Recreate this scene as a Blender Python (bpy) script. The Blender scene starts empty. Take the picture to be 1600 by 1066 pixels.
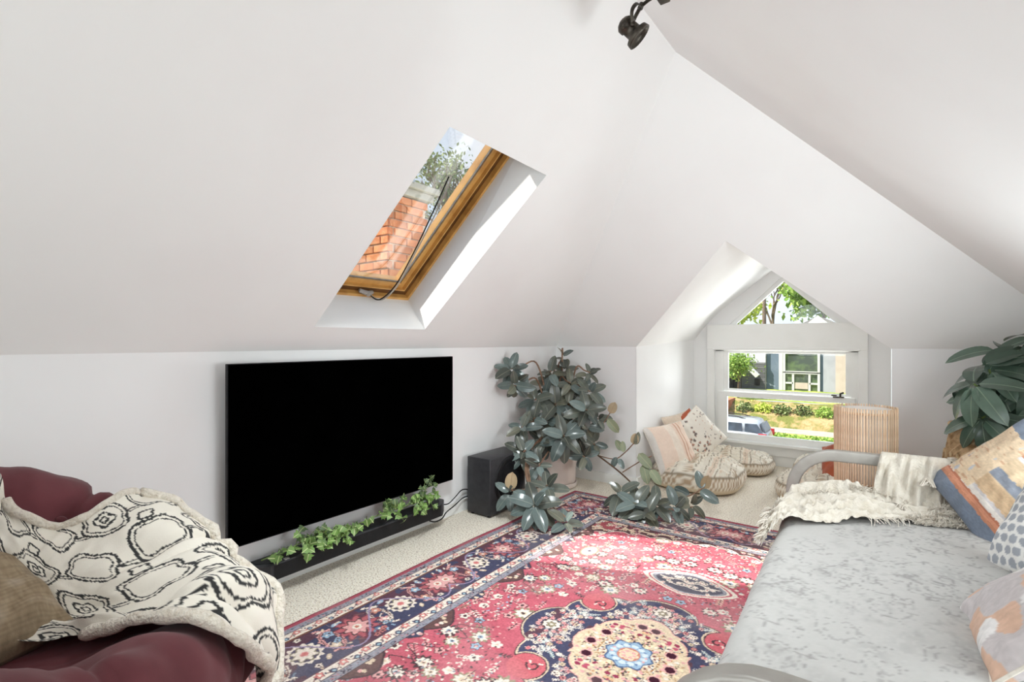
import bpy, bmesh, math, random
import numpy as np
from mathutils import Vector, Matrix
C = bpy.context.scene.collection
scene = bpy.context.scene
PI = math.pi
rnd = random.Random(7)

# ------------------------------------------------------------------ camera, sky, sun, big lights, exposure
cam_d = bpy.data.cameras.new('camera'); cam = bpy.data.objects.new('camera', cam_d); C.objects.link(cam)
cam_d.sensor_width = 36.0; cam_d.lens = 18.0; cam_d.clip_start = 0.05; cam_d.clip_end = 500
cam.location = (0, 0, 1.25)
cam.rotation_euler = (PI/2, 0, math.atan2(596, 800))
scene.camera = cam
scene.view_settings.view_transform = 'Standard'
scene.view_settings.look = 'None'
scene.view_settings.gamma = 1.0
scene.view_settings.use_curve_mapping = False
scene.view_settings.exposure = 0.80
try:
    scene.cycles.use_denoising = True
    scene.cycles.max_bounces = 10
    scene.cycles.diffuse_bounces = 6
    scene.cycles.glossy_bounces = 4
    scene.cycles.transparent_max_bounces = 12
    scene.cycles.sample_clamp_indirect = 6.0
    scene.cycles.caustics_reflective = False
    scene.cycles.caustics_refractive = False
except Exception:
    pass

world = bpy.data.worlds.new('sky'); scene.world = world; world.use_nodes = True
nt = world.node_tree; nt.nodes.clear()
wo = nt.nodes.new('ShaderNodeOutputWorld'); bg = nt.nodes.new('ShaderNodeBackground')
tc = nt.nodes.new('ShaderNodeTexCoord'); sp = nt.nodes.new('ShaderNodeSeparateXYZ')
rampw = nt.nodes.new('ShaderNodeValToRGB'); nz = nt.nodes.new('ShaderNodeTexNoise'); rc = nt.nodes.new('ShaderNodeValToRGB')
mixw = nt.nodes.new('ShaderNodeMix'); mixw.data_type = 'RGBA'
nt.links.new(tc.outputs['Generated'], sp.inputs[0]); nt.links.new(sp.outputs['Z'], rampw.inputs[0])
e = rampw.color_ramp.elements
e[0].position = 0.0; e[0].color = (0.80, 0.90, 1.0, 1); e[1].position = 0.9; e[1].color = (0.36, 0.56, 0.86, 1)
nt.links.new(tc.outputs['Generated'], nz.inputs['Vector']); nz.inputs['Scale'].default_value = 3.2; nz.inputs['Detail'].default_value = 6
nt.links.new(nz.outputs['Fac'], rc.inputs[0]); rc.color_ramp.elements[0].position = 0.46; rc.color_ramp.elements[1].position = 0.68
nt.links.new(rc.outputs[0], mixw.inputs['Factor'])
nt.links.new(rampw.outputs[0], mixw.inputs['A']); mixw.inputs['B'].default_value = (1, 1, 1, 1)
nt.links.new(mixw.outputs['Result'], bg.inputs[0]); bg.inputs[1].default_value = 0.69
nt.links.new(bg.outputs[0], wo.inputs[0])

SUN = Vector((0.56, 0.45, -1.0)).normalized()
sd = bpy.data.lights.new('sun', 'SUN'); sd.energy = 5.4; sd.angle = 0.02; sd.color = (1.0, 0.95, 0.86)
so = bpy.data.objects.new('sun', sd); C.objects.link(so); so.location = (-6, -6, 12)
so.rotation_euler = SUN.to_track_quat('-Z', 'Y').to_euler()

def area(name, loc, aim, sx, sy, energy, color=(1, 1, 1), spread=PI):
    d = bpy.data.lights.new(name, 'AREA'); d.shape = 'RECTANGLE'; d.size = sx; d.size_y = sy; d.energy = energy; d.color = color; d.spread = spread
    o = bpy.data.objects.new(name, d); C.objects.link(o); o.location = loc
    o.rotation_euler = (Vector(aim) - Vector(loc)).to_track_quat('-Z', 'Y').to_euler()
    return o
WHITE = (0.90, 0.975, 1.0)
area('ridge_fill', (-0.95, 1.2, 2.60), (-1.30, 2.1, 0.0), 0.25, 0.7, 11.5, WHITE, 1.5)             # added fill under the ridge, out of view, brightens the floor
area('right_side_fill', (0.66, 2.35, 1.08), (-1.9, 3.1, 1.7), 0.5, 1.0, 8.0, WHITE, 2.5)           # added fill, out of view on the right, for the front slope
area('right_upper_fill', (0.72, 1.7, 1.08), (-2.0, 2.3, 1.6), 0.4, 1.2, 11.5, WHITE, 2.5)  # second added lamp on the right, lifts the left slope
area('rear_fill', (-0.7, -2.3, 1.5), (-0.7, 3.0, 1.0), 2.4, 1.2, 13.0, WHITE, 2.2)         # added wide fill lamp behind the camera
area('left_rear_fill', (-2.1, -1.6, 0.6), (0.7, 1.3, 1.9), 0.8, 0.8, 6.0, WHITE, 1.6)  # added low lamp behind the camera, brightens the right slope
area('outside_fill', (0.3, 8.7, 1.2), (-1.5, 4.4, 1.0), 1.2, 1.8, 100.0, (0.9, 0.97, 1.0))  # added lamp hidden outside the dormer window, brightens the left cheek
area('below_sill_fill', (-0.9, 7.1, -0.75), (-1.0, 4.9, 1.9), 1.6, 0.9, 84.0, (0.97, 1.0, 0.97))  # added lamp hidden below the sill outside, lifts the dormer ceiling

# ------------------------------------------------------------------ helpers
def lin(c):
    c = np.asarray(c, float) / 255.0
    return np.where(c <= 0.04045, c / 12.92, ((c + 0.055) / 1.055) ** 2.4)
def L(r, g, b): return tuple(float(v) for v in lin((r, g, b))) + (1.0,)

def tag(o, label=None, cat=None, group=None, kind=None):
    if label: o['label'] = label
    if cat: o['category'] = cat
    if group: o['group'] = group
    if kind: o['kind'] = kind
    return o
def empty(name, loc=(0, 0, 0), parent=None, rz=0):
    o = bpy.data.objects.new(name, None); C.objects.link(o); o.location = loc; o.rotation_euler = (0, 0, rz)
    o.empty_display_size = 0.1
    if parent: o.parent = parent
    return o
def link_mesh(name, me, mat=None, parent=None, smooth=True):
    if mat is not None and len(me.materials) == 0: me.materials.append(mat)
    if smooth and len(me.polygons): me.polygons.foreach_set('use_smooth', np.ones(len(me.polygons), bool))
    o = bpy.data.objects.new(name, me); C.objects.link(o)
    if parent is not None:
        o.parent = parent
        o.matrix_parent_inverse = Matrix.Translation(-parent.location) if parent.parent is None and parent.type == 'EMPTY' else Matrix()
    return o
# all part meshes are written in world coordinates; an Empty parent sits at its thing's base
def mesh(name, v, f, mat=None, parent=None, smooth=False):
    me = bpy.data.meshes.new(name); me.from_pydata([tuple(map(float, p)) for p in v], [], [tuple(map(int, q)) for q in f]); me.update()
    return link_mesh(name, me, mat, parent, smooth)
def big_mesh(name, V, Q, mat=None, parent=None, smooth=True, col=None):
    V = np.asarray(V, np.float32).reshape(-1, 3); Q = np.asarray(Q, np.int32).reshape(-1, 4)
    me = bpy.data.meshes.new(name)
    me.vertices.add(len(V)); me.vertices.foreach_set('co', V.ravel())
    me.loops.add(Q.size); me.loops.foreach_set('vertex_index', Q.ravel())
    me.polygons.add(len(Q)); me.polygons.foreach_set('loop_start', np.arange(0, Q.size, 4, dtype=np.int32))
    me.polygons.foreach_set('loop_total', np.full(len(Q), 4, np.int32))
    me.update(calc_edges=True)
    if col is not None:
        a = me.color_attributes.new('Col', 'FLOAT_COLOR', 'POINT')
        c4 = np.ones((len(V), 4), np.float32); c4[:, :3] = np.asarray(col).reshape(-1, 3)
        a.data.foreach_set('color', c4.ravel())
    return link_mesh(name, me, mat, parent, smooth)
def grid_faces(nu, nv, cu=False, cv=False, off=0):
    iu = np.arange(nu if cu else nu - 1); iv = np.arange(nv if cv else nv - 1)
    U, V = np.meshgrid(iu, iv, indexing='ij'); U2 = (U + 1) % nu; V2 = (V + 1) % nv
    return np.stack([U * nv + V, U2 * nv + V, U2 * nv + V2, U * nv + V2], -1).reshape(-1, 4) + off
class MB:
    def __init__(s): s.v = []; s.f = []
    def add(s, v, f):
        o = len(s.v); s.v += [tuple(map(float, p)) for p in v]; s.f += [tuple(int(i) + o for i in q) for q in f]; return s
    def box(s, x0, x1, y0, y1, z0, z1, b=0.0, M=None):
        if b <= 0:
            v = [(x, y, z) for x in (x0, x1) for y in (y0, y1) for z in (z0, z1)]
            f = [(0, 1, 3, 2), (4, 6, 7, 5), (0, 4, 5, 1), (2, 3, 7, 6), (0, 2, 6, 4), (1, 5, 7, 3)]
        else:
            bm = bmesh.new(); bmesh.ops.create_cube(bm, size=1.0)
            for p in bm.verts: p.co = Vector(((x0+x1)/2 + p.co.x*(x1-x0), (y0+y1)/2 + p.co.y*(y1-y0), (z0+z1)/2 + p.co.z*(z1-z0)))
            bmesh.ops.bevel(bm, geom=bm.edges[:], offset=b, segments=2, affect='EDGES', profile=0.5)
            bm.verts.index_update(); v = [p.co.copy() for p in bm.verts]; f = [[q.index for q in fc.verts] for fc in bm.faces]; bm.free()
        if M is not None: v = [M @ Vector(p) for p in v]
        return s.add(v, f)
    def tube(s, pts, r, n=8, cap=True, sq=(1, 1)):
        pts = [Vector(p) for p in pts]; m = len(pts); rr = r if hasattr(r, '__len__') else [r] * m
        t0 = (pts[1] - pts[0]).normalized(); a = t0.orthogonal().normalized(); v = []
        for i, p in enumerate(pts):
            t = (pts[min(i+1, m-1)] - pts[max(i-1, 0)]).normalized()
            a = (a - t * a.dot(t)); a = a.normalized() if a.length > 1e-6 else t.orthogonal().normalized()
            b = t.cross(a)
            for k in range(n):
                th = 2*PI*k/n; v.append(p + (a*math.cos(th)*sq[0] + b*math.sin(th)*sq[1]) * rr[i])
        f = [(i*n+k, i*n+(k+1) % n, (i+1)*n+(k+1) % n, (i+1)*n+k) for i in range(m-1) for k in range(n)]
        if cap: f += [tuple(range(n-1, -1, -1)), tuple((m-1)*n+k for k in range(n))]
        return s.add(v, f)
    def lathe(s, prof, c=(0, 0, 0), n=32, M=None):
        v = []; m = len(prof)
        for (r, z) in prof:
            for k in range(n):
                th = 2*PI*k/n; v.append(Vector((r*math.cos(th), r*math.sin(th), z)))
        f = [(i*n+k, i*n+(k+1) % n, (i+1)*n+(k+1) % n, (i+1)*n+k) for i in range(m-1) for k in range(n)]
        if M is not None: v = [M @ p for p in v]
        else: v = [p + Vector(c) for p in v]
        return s.add(v, f)
    def quad(s, a, b, c, d): return s.add([a, b, c, d], [(0, 1, 2, 3)])
    def build(s, name, mat, parent=None, smooth=False):
        return mesh(name, s.v, s.f, mat, parent, smooth)
def smooth_path(P, k=6):
    P = [Vector(p) for p in P]; out = []
    for i in range(len(P)-1):
        p0 = P[max(i-1, 0)]; p1 = P[i]; p2 = P[i+1]; p3 = P[min(i+2, len(P)-1)]
        for j in range(k):
            t = j/k
            out.append(.5*((2*p1) + (p2-p0)*t + (2*p0-5*p1+4*p2-p3)*t*t + (3*p1-p0-3*p2+p3)*t**3))
    out.append(P[-1]); return out
def frame_from(n, up=(0, 0, 1), roll=0.0):
    n = Vector(n).normalized(); x = Vector(up).cross(n)
    x = x.normalized() if x.length > 1e-4 else Vector((1, 0, 0)); y = n.cross(x)
    if roll: x, y = x*math.cos(roll)+y*math.sin(roll), y*math.cos(roll)-x*math.sin(roll)
    return Matrix((x, y, n)).transposed()
def m4(R, loc): return Matrix.Translation(Vector(loc)) @ R.to_4x4()

# value noise (numpy) for cloth relief and prints
_rs = np.random.RandomState(3); _tab = _rs.rand(256, 256)
def vnoise(x, y):
    xi = np.floor(x).astype(int); yi = np.floor(y).astype(int); fx = x - xi; fy = y - yi
    fx = fx*fx*(3-2*fx); fy = fy*fy*(3-2*fy); g = lambda a, b: _tab[a % 256, b % 256]
    return (g(xi, yi)*(1-fx)+g(xi+1, yi)*fx)*(1-fy) + (g(xi, yi+1)*(1-fx)+g(xi+1, yi+1)*fx)*fy
def fbm(x, y, o=3):
    s = 0; a = .5
    for i in range(o): s = s + a*vnoise(x*2**i+17*i, y*2**i+31*i); a *= .5
    return s

# ------------------------------------------------------------------ materials
def mat(name, col, rough=0.6, spec=0.3, noise=None, bump=None, metal=0.0, back=None, attr=False, rand=0.0, sheen=0.0, coat=0.0):
    """noise=(scale, dark colour, lo, hi); bump=(scale, strength, distance)"""
    m = bpy.data.materials.new(name); m.use_nodes = True; t = m.node_tree; b = t.nodes['Principled BSDF']
    b.inputs['Roughness'].default_value = rough; b.inputs['Metallic'].default_value = metal
    b.inputs['Specular IOR Level'].default_value = spec; b.inputs['Coat Weight'].default_value = coat
    b.inputs['Sheen Weight'].default_value = sheen
    tcn = t.nodes.new('ShaderNodeTexCoord')
    src = None
    if attr:
        an = t.nodes.new('ShaderNodeAttribute'); an.attribute_name = 'Col'; src = an.outputs['Color']
    else:
        rg = t.nodes.new('ShaderNodeRGB'); rg.outputs[0].default_value = col; src = rg.outputs[0]
    if noise:
        nn = t.nodes.new('ShaderNodeTexNoise'); nn.inputs['Scale'].default_value = noise[0]; nn.inputs['Detail'].default_value = 5
        t.links.new(tcn.outputs['Object'], nn.inputs['Vector'])
        rr = t.nodes.new('ShaderNodeMapRange'); rr.inputs['From Min'].default_value = noise[2]; rr.inputs['From Max'].default_value = noise[3]
        t.links.new(nn.outputs['Fac'], rr.inputs['Value'])
        mx = t.nodes.new('ShaderNodeMix'); mx.data_type = 'RGBA'
        t.links.new(rr.outputs[0], mx.inputs['Factor']); t.links.new(src, mx.inputs['A']); mx.inputs['B'].default_value = noise[1]; src = mx.outputs['Result']
    if back:
        ge = t.nodes.new('ShaderNodeNewGeometry'); mx = t.nodes.new('ShaderNodeMix'); mx.data_type = 'RGBA'
        t.links.new(ge.outputs['Backfacing'], mx.inputs['Factor']); t.links.new(src, mx.inputs['A']); mx.inputs['B'].default_value = back; src = mx.outputs['Result']
    if rand:
        oi = t.nodes.new('ShaderNodeObjectInfo'); hs = t.nodes.new('ShaderNodeHueSaturation')
        mr = t.nodes.new('ShaderNodeMapRange'); mr.inputs['To Min'].default_value = 1-rand; mr.inputs['To Max'].default_value = 1+rand
        t.links.new(oi.outputs['Random'], mr.inputs['Value']); t.links.new(mr.outputs[0], hs.inputs['Value'])
        t.links.new(src, hs.inputs['Color']); src = hs.outputs[0]
    t.links.new(src, b.inputs['Base Color'])
    if bump:
        bn = t.nodes.new('ShaderNodeTexNoise'); bn.inputs['Scale'].default_value = bump[0]; bn.inputs['Detail'].default_value = 4
        t.links.new(tcn.outputs['Object'], bn.inputs['Vector'])
        bu = t.nodes.new('ShaderNodeBump'); bu.inputs['Strength'].default_value = bump[1]; bu.inputs['Distance'].default_value = bump[2]
        t.links.new(bn.outputs['Fac'], bu.inputs['Height']); t.links.new(bu.outputs[0], b.inputs['Normal'])
    return m
def leaf_mat(name, top, under, vein, rough=0.35, rand=0.25, vein_w=0.0022):
    m = mat(name, top, rough=rough, spec=0.5, back=under, rand=rand, noise=(14.0, tuple(v*0.72 for v in top[:3])+(1,), .45, .75))
    t = m.node_tree; b = t.nodes['Principled BSDF']; lk = b.inputs['Base Color'].links[0]; src = lk.from_socket
    an = t.nodes.new('ShaderNodeTexCoord'); sx = t.nodes.new('ShaderNodeSeparateXYZ'); t.links.new(an.outputs['Object'], sx.inputs[0])
    ab = t.nodes.new('ShaderNodeMath'); ab.operation = 'ABSOLUTE'; t.links.new(sx.outputs['X'], ab.inputs[0])
    lt = t.nodes.new('ShaderNodeMath'); lt.operation = 'LESS_THAN'; lt.inputs[1].default_value = vein_w; t.links.new(ab.outputs[0], lt.inputs[0])
    mu = t.nodes.new('ShaderNodeMath'); mu.operation = 'MULTIPLY'; mu.inputs[1].default_value = 0.75; t.links.new(lt.outputs[0], mu.inputs[0])
    mx = t.nodes.new('ShaderNodeMix'); mx.data_type = 'RGBA'; t.links.new(mu.outputs[0], mx.inputs['Factor']); t.links.new(src, mx.inputs['A']); mx.inputs['B'].default_value = vein
    t.links.new(mx.outputs['Result'], b.inputs['Base Color'])
    return m
def glass_mat(name, ior=1.45, tint=(1, 1, 1, 1), boost=1.0):
    """thin pane: clear, with a Fresnel reflection"""
    m = bpy.data.materials.new(name); m.use_nodes = True; t = m.node_tree; t.nodes.clear()
    o = t.nodes.new('ShaderNodeOutputMaterial'); tr = t.nodes.new('ShaderNodeBsdfTransparent'); gl = t.nodes.new('ShaderNodeBsdfGlossy')
    tr.inputs[0].default_value = tint; gl.inputs['Roughness'].default_value = 0.0
    fr = t.nodes.new('ShaderNodeFresnel'); ge = t.nodes.new('ShaderNodeNewGeometry'); mr = t.nodes.new('ShaderNodeMapRange'); mr.inputs['To Min'].default_value = ior; mr.inputs['To Max'].default_value = 1/ior
    t.links.new(ge.outputs['Backfacing'], mr.inputs['Value']); t.links.new(mr.outputs[0], fr.inputs[0])
    mu = t.nodes.new('ShaderNodeMath'); mu.operation = 'MULTIPLY'; mu.inputs[1].default_value = boost; t.links.new(fr.outputs[0], mu.inputs[0])
    mx = t.nodes.new('ShaderNodeMixShader'); t.links.new(mu.outputs[0], mx.inputs[0]); t.links.new(tr.outputs[0], mx.inputs[1]); t.links.new(gl.outputs[0], mx.inputs[2])
    t.links.new(mx.outputs[0], o.inputs[0]); return m

M = {}
M['ceiling'] = mat('ceiling paint', L(245, 245, 244), 0.9, 0.1, noise=(1.3, L(242, 241, 240), .45, .7), bump=(60, .04, .002))
M['wall'] = mat('wall paint', L(241, 241, 241), 0.85, 0.15, noise=(1.5, L(238, 237, 237), .45, .7), bump=(70, .04, .002))
M['trim'] = mat('white gloss trim paint', L(240, 240, 238), 0.4, 0.35, noise=(4, L(234, 234, 231), .5, .8))
M['shaft'] = mat('white shaft paint', L(242, 242, 241), 0.8, 0.1, noise=(3, L(238, 238, 237), .5, .8))
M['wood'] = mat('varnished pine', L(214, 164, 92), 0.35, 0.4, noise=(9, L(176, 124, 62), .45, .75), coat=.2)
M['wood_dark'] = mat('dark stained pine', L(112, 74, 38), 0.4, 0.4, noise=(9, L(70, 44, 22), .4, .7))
M['glass'] = glass_mat('window glass', 1.35)
M['glass_sky'] = glass_mat('skylight double glazing', 1.5, boost=3.2)
M['black'] = mat('black plastic', L(27, 27, 29), 0.55, 0.25, noise=(40, L(20, 20, 22), .4, .7))
M['black_vinyl'] = mat('black vinyl wrap', L(50, 50, 53), 0.45, 0.4, noise=(30, L(40, 40, 43), .4, .7), bump=(400, .1, .001))
M['screen'] = mat('switched off screen', (0.0004, 0.0004, 0.0004, 1), 0.9, 0.0, noise=(5, (0.0002, 0.0002, 0.0002, 1), .4, .6))
M['cable'] = mat('black cable rubber', L(30, 30, 30), 0.6, 0.2, noise=(50, L(22, 22, 22), .4, .6))
M['bronze'] = mat('dark bronze metal', L(84, 78, 70), 0.38, 0.5, metal=.75, noise=(30, L(50, 46, 42), .4, .7))
M['pot'] = mat('pale pink glazed ceramic', L(236, 222, 214), 0.35, 0.4, noise=(6, L(228, 212, 203), .4, .7))
M['soil'] = mat('potting soil', L(60, 46, 36), 0.95, 0.1, noise=(60, L(35, 26, 20), .4, .6), bump=(80, .6, .01))
M['stem'] = mat('brown woody stem', L(146, 116, 96), 0.7, 0.2, noise=(30, L(108, 84, 66), .4, .7))
M['greenstem'] = mat('green stem', L(120, 140, 84), 0.6, 0.2, noise=(30, L(92, 112, 62), .4, .7))
M['rubber_leaf'] = leaf_mat('rubber plant leaf', L(88, 94, 86), L(134, 126, 104), L(136, 136, 118), 0.26, .42)
M['rubber_leaf_olive'] = leaf_mat('greyed olive rubber plant leaf', L(104, 106, 92), L(140, 130, 108), L(148, 144, 122), 0.3, .35)
M['rubber_leaf_blue'] = leaf_mat('glossy blue green rubber plant leaf', L(104, 118, 115), L(136, 130, 108), L(140, 150, 142), 0.18, .3)
M['brown_leaf'] = leaf_mat('pale brown young leaf', L(170, 150, 118), L(186, 160, 126), L(150, 120, 90), 0.5, .15)
M['olive_leaf'] = leaf_mat('pale olive leaf', L(134, 142, 112), L(160, 158, 128), L(170, 164, 130), 0.45, .15)
M['umbrella_leaf'] = leaf_mat('umbrella plant leaf', L(78, 98, 84), L(112, 132, 98), L(124, 144, 122), 0.24, .3)
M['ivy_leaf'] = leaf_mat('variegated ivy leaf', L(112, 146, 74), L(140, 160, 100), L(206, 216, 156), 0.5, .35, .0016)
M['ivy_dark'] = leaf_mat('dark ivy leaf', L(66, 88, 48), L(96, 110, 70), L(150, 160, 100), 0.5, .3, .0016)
M['bamboo'] = mat('split bamboo', L(238, 210, 180), 0.5, 0.3, rand=.12, noise=(18, L(222, 188, 152), .45, .75))
M['paper'] = mat('white paper shade', L(244, 238, 232), 0.8, 0.1, noise=(20, L(238, 230, 222), .4, .7))
M['metal'] = mat('satin warm grey metal', L(166, 162, 156), 0.42, 0.5, metal=.25, noise=(14, L(154, 150, 144), .4, .7))
M['wicker'] = mat('natural wicker', L(212, 184, 146), 0.7, 0.2, noise=(30, L(150, 118, 82), .45, .7), rand=.1)
M['burgundy'] = mat('burgundy cotton twill', L(108, 60, 65), 0.9, 0.1, noise=(7, L(92, 50, 54), .4, .7), bump=(300, .12, .002), sheen=.15)
M['rattan'] = mat('dark rattan pole', L(120, 80, 50), 0.5, 0.3, noise=(20, L(86, 54, 34), .4, .7))
M['print'] = mat('woven printed cloth', None, 0.92, 0.08, attr=True, bump=(260, .2, .003), sheen=.1)
M['fleece'] = mat('cream fleece', L(236, 228, 214), 0.95, 0.05, noise=(60, L(214, 202, 184), .45, .7), bump=(110, 1.0, .012), sheen=.3)
M['rug'] = mat('knotted wool pile', None, 0.95, 0.05, attr=True, bump=(500, .3, .002))
M['cream_knit'] = mat('cream cotton gauze', L(208, 201, 189), 0.95, 0.05, noise=(25, L(190, 180, 164), .45, .75), bump=(140, .9, .006), sheen=.2)
M['pile'] = mat('cream cotton yarn', L(220, 213, 202), 0.95, 0.05, noise=(60, L(200, 190, 175), .45, .75))
M['mattress'] = mat('mattress ticking', L(206, 202, 196), 0.9, 0.1, noise=(12, L(196, 191, 184), .4, .7))
M['beige'] = mat('beige linen', L(212, 190, 158), 0.92, 0.1, noise=(30, L(198, 174, 142), .4, .7), bump=(250, .2, .003))
M['rust'] = mat('rust velvet', L(178, 92, 62), 0.9, 0.1, noise=(14, L(156, 76, 50), .4, .7), sheen=.3)
def carpet_mat():
    m = mat('speckled berber carpet', L(246, 237, 220), 0.97, 0.03, noise=(105, L(156, 128, 98), .49, .72), bump=(110, 1.0, .012))
    t = m.node_tree; b = t.nodes['Principled BSDF']; src = b.inputs['Base Color'].links[0].from_socket
    tcn = t.nodes.new('ShaderNodeTexCoord'); n2 = t.nodes.new('ShaderNodeTexNoise'); n2.inputs['Scale'].default_value = 160; n2.inputs['Detail'].default_value = 2
    mp = t.nodes.new('ShaderNodeMapping'); mp.inputs['Location'].default_value = (3.1, 7.7, 0); t.links.new(tcn.outputs['Object'], mp.inputs[0]); t.links.new(mp.outputs[0], n2.inputs['Vector'])
    rr = t.nodes.new('ShaderNodeMapRange'); rr.inputs['From Min'].default_value = .5; rr.inputs['From Max'].default_value = .68; t.links.new(n2.outputs['Fac'], rr.inputs['Value'])
    mx = t.nodes.new('ShaderNodeMix'); mx.data_type = 'RGBA'; t.links.new(rr.outputs[0], mx.inputs['Factor']); t.links.new(src, mx.inputs['A']); mx.inputs['B'].default_value = L(252, 248, 240)
    t.links.new(mx.outputs['Result'], b.inputs['Base Color']); return m
M['carpet'] = carpet_mat()
# ------------------------------------------------------------------ room shell
XL, XR, YF, YB, KZ = -2.55, 0.91, 4.13, -2.4, 1.2
KL, KF = 1.015, 1.193
RX, RZ = -0.95, 2.824                       # ridge
RY = YF - (RZ - KZ) / KF                    # hip apex
KR = (RZ - KZ) / (XR - RX)
def struct(name, mb, m, parent=None, smooth=False):
    o = mb.build(name, m, parent, smooth)
    if parent is None: o['kind'] = 'structure'
    return o
AX0, AX1, AC, AZ, AY = -1.756, -0.012, -0.884, 1.909, 5.70
struct('floor', MB().box(XL-.1, XR+.1, YB-.1, AY+.05, -.12, 0), M['carpet'])
struct('wall_left', MB().box(XL-.12, XL, YB, YF+.12, 0, KZ), M['wall'])
struct('wall_right', MB().box(XR, XR+.12, YB, YF+.12, 0, KZ), M['wall'])
gb = MB(); gb.add([(XL, YB, 0), (XR, YB, 0), (XR, YB, KZ), (RX, YB, RZ), (XL, YB, KZ), (XL, YB-.1, 0), (XR, YB-.1, 0), (XR, YB-.1, KZ), (RX, YB-.1, RZ), (XL, YB-.1, KZ)],
    [(0, 1, 2, 3, 4), (9, 8, 7, 6, 5)] + [(i, (i+1) % 5, (i+1) % 5+5, i+5) for i in range(5)])
struct('wall_back', gb, M['wall'])
fw = MB(); fw.box(XL, AX0-.003, YF, YF+.12, 0, KZ); fw.box(AX1+.003, XR, YF, YF+.12, 0, KZ)
struct('wall_front', fw, M['wall'])
# left slope with the skylight opening
S = [Vector(p) for p in ((-2.428, 1.529, 1.324), (-2.427, 2.315, 1.324), (-1.576, 2.441, 2.189), (-1.569, 1.647, 2.196))]  # BL BR TR TL
nL = Vector((-0.7118, 0, 0.7013))
def onL(p): p = Vector(p); p.z = KZ + KL*(p.x - XL); return p
S = [onL(p) for p in S]
A = [Vector((XL, YB, KZ)), Vector((XL, YF, KZ)), Vector((RX, RY, RZ)), Vector((RX, YB, RZ))]
A[2] = onL(A[2]); RZ = A[2].z; A[3] = onL(A[3])
cl = MB()
cl.quad(A[0], A[1], S[1], S[0]); cl.quad(A[1], A[2], S[2], S[1]); cl.quad(A[2], A[3], S[3], S[2]); cl.quad(A[3], A[0], S[0], S[3])
struct('ceiling_left', cl, M['ceiling'])
struct('ceiling_right', MB().quad((XR, YF, KZ), (XR, YB, KZ), (RX, YB, RZ), (RX, RY, RZ)), M['ceiling'])
fl = lambda x, z: (x, YF - (z-KZ)/KF, z)
cf = MB()
P0, P1, P2, P3, P4, PA = fl(XL, KZ), fl(AX0, KZ), fl(AC, AZ), fl(AX1, KZ), fl(XR, KZ), (RX, RY, RZ)
cf.add([P0, P1, P2, PA], [(0, 1, 2, 3)]); cf.add([P2, P3, P4, PA], [(0, 1, 2, 3)])
struct('ceiling_front', cf, M['ceiling'])
# dormer alcove: cheeks, little sloped ceilings, window wall
YA = YF + .12
BP = [(AX0, 1.26), (-1.484, 1.565), (AC, 2.03), (-.284, 1.565), (AX1, 1.26)]
def alc(mid_a, a, mid_b, b): return a
wl = MB(); wl.quad((AX0, YF, 0), (AX0, AY, 0), (AX0, AY, 1.26), (AX0, YF, KZ)); struct('wall_alcove_left', wl, M['wall'])
wr = MB(); wr.quad((AX1, AY, 0), (AX1, YF, 0), (AX1, YF, KZ), (AX1, AY, 1.26)); struct('wall_alcove_right', wr, M['wall'])
f0, f1, f2 = Vector(fl(AX0, KZ)), Vector(fl(-1.484, KZ + (AZ-KZ)*(.272/.872))), Vector(fl(AC, AZ))
def coved(pts_f, pts_b, n=8):
    F_ = smooth_path(pts_f, n); B_ = smooth_path(pts_b, n); v = []; k = len(F_)
    for i in range(k):
        for j in range(5): v.append(F_[i].lerp(B_[i], j/4))
    return v, grid_faces(k, 5)
al = MB(); al.add(*coved([f0, f1, f2], [Vector((x, AY, z)) for x, z in BP[:3]]))
struct('ceiling_alcove_left', al, M['ceiling'], smooth=True)
mir = lambda p: Vector((2*AC - p.x, p.y, p.z))
ar = MB(); ar.add(*coved([mir(f2), mir(f1), mir(f0)], [Vector((x, AY, z)) for x, z in BP[2:]]))
struct('ceiling_alcove_right', ar, M['ceiling'], smooth=True)
def xz_poly(mb, poly, y0, y1):
    n = len(poly); v = [(x, y0, z) for x, z in poly] + [(x, y1, z) for x, z in poly]
    mb.add(v, [tuple(range(n)), tuple(range(2*n-1, n-1, -1))] + [(i, i+n, (i+1) % n+n, (i+1) % n) for i in range(n)])
WX0, WX1, WZ0, WZ1 = -1.535, -.26, .22, 1.17
gw = MB()
xz_poly(gw, [(AX0, 0), (AX1, 0), (AX1, WZ0), (AX0, WZ0)], AY, AY+.14)
xz_poly(gw, [(AX0, WZ0), (WX0, WZ0), (WX0, WZ1), (AX0, WZ1)], AY, AY+.14)
xz_poly(gw, [(WX1, WZ0), (AX1, WZ0), (AX1, WZ1), (WX1, WZ1)], AY, AY+.14)
xz_poly(gw, [(AX0, WZ1), (AX1, WZ1), (AX1, 1.26), (-.16, 1.415), (-1.61, 1.415), (AX0, 1.26)], AY, AY+.14)
xz_poly(gw, [(AX0, 1.26), (-1.61, 1.415), (-1.40, 1.415), (AC, 1.90), (AC, 2.12), (-1.50, 1.75), (AX0, 1.50)], AY, AY+.14)
xz_poly(gw, [(-.16, 1.415), (AX1, 1.26), (AX1, 1.50), (-.27, 1.75), (AC, 2.12), (AC, 1.90), (-.37, 1.415)], AY, AY+.14)
struct('wall_window', gw, M['wall'])
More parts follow.
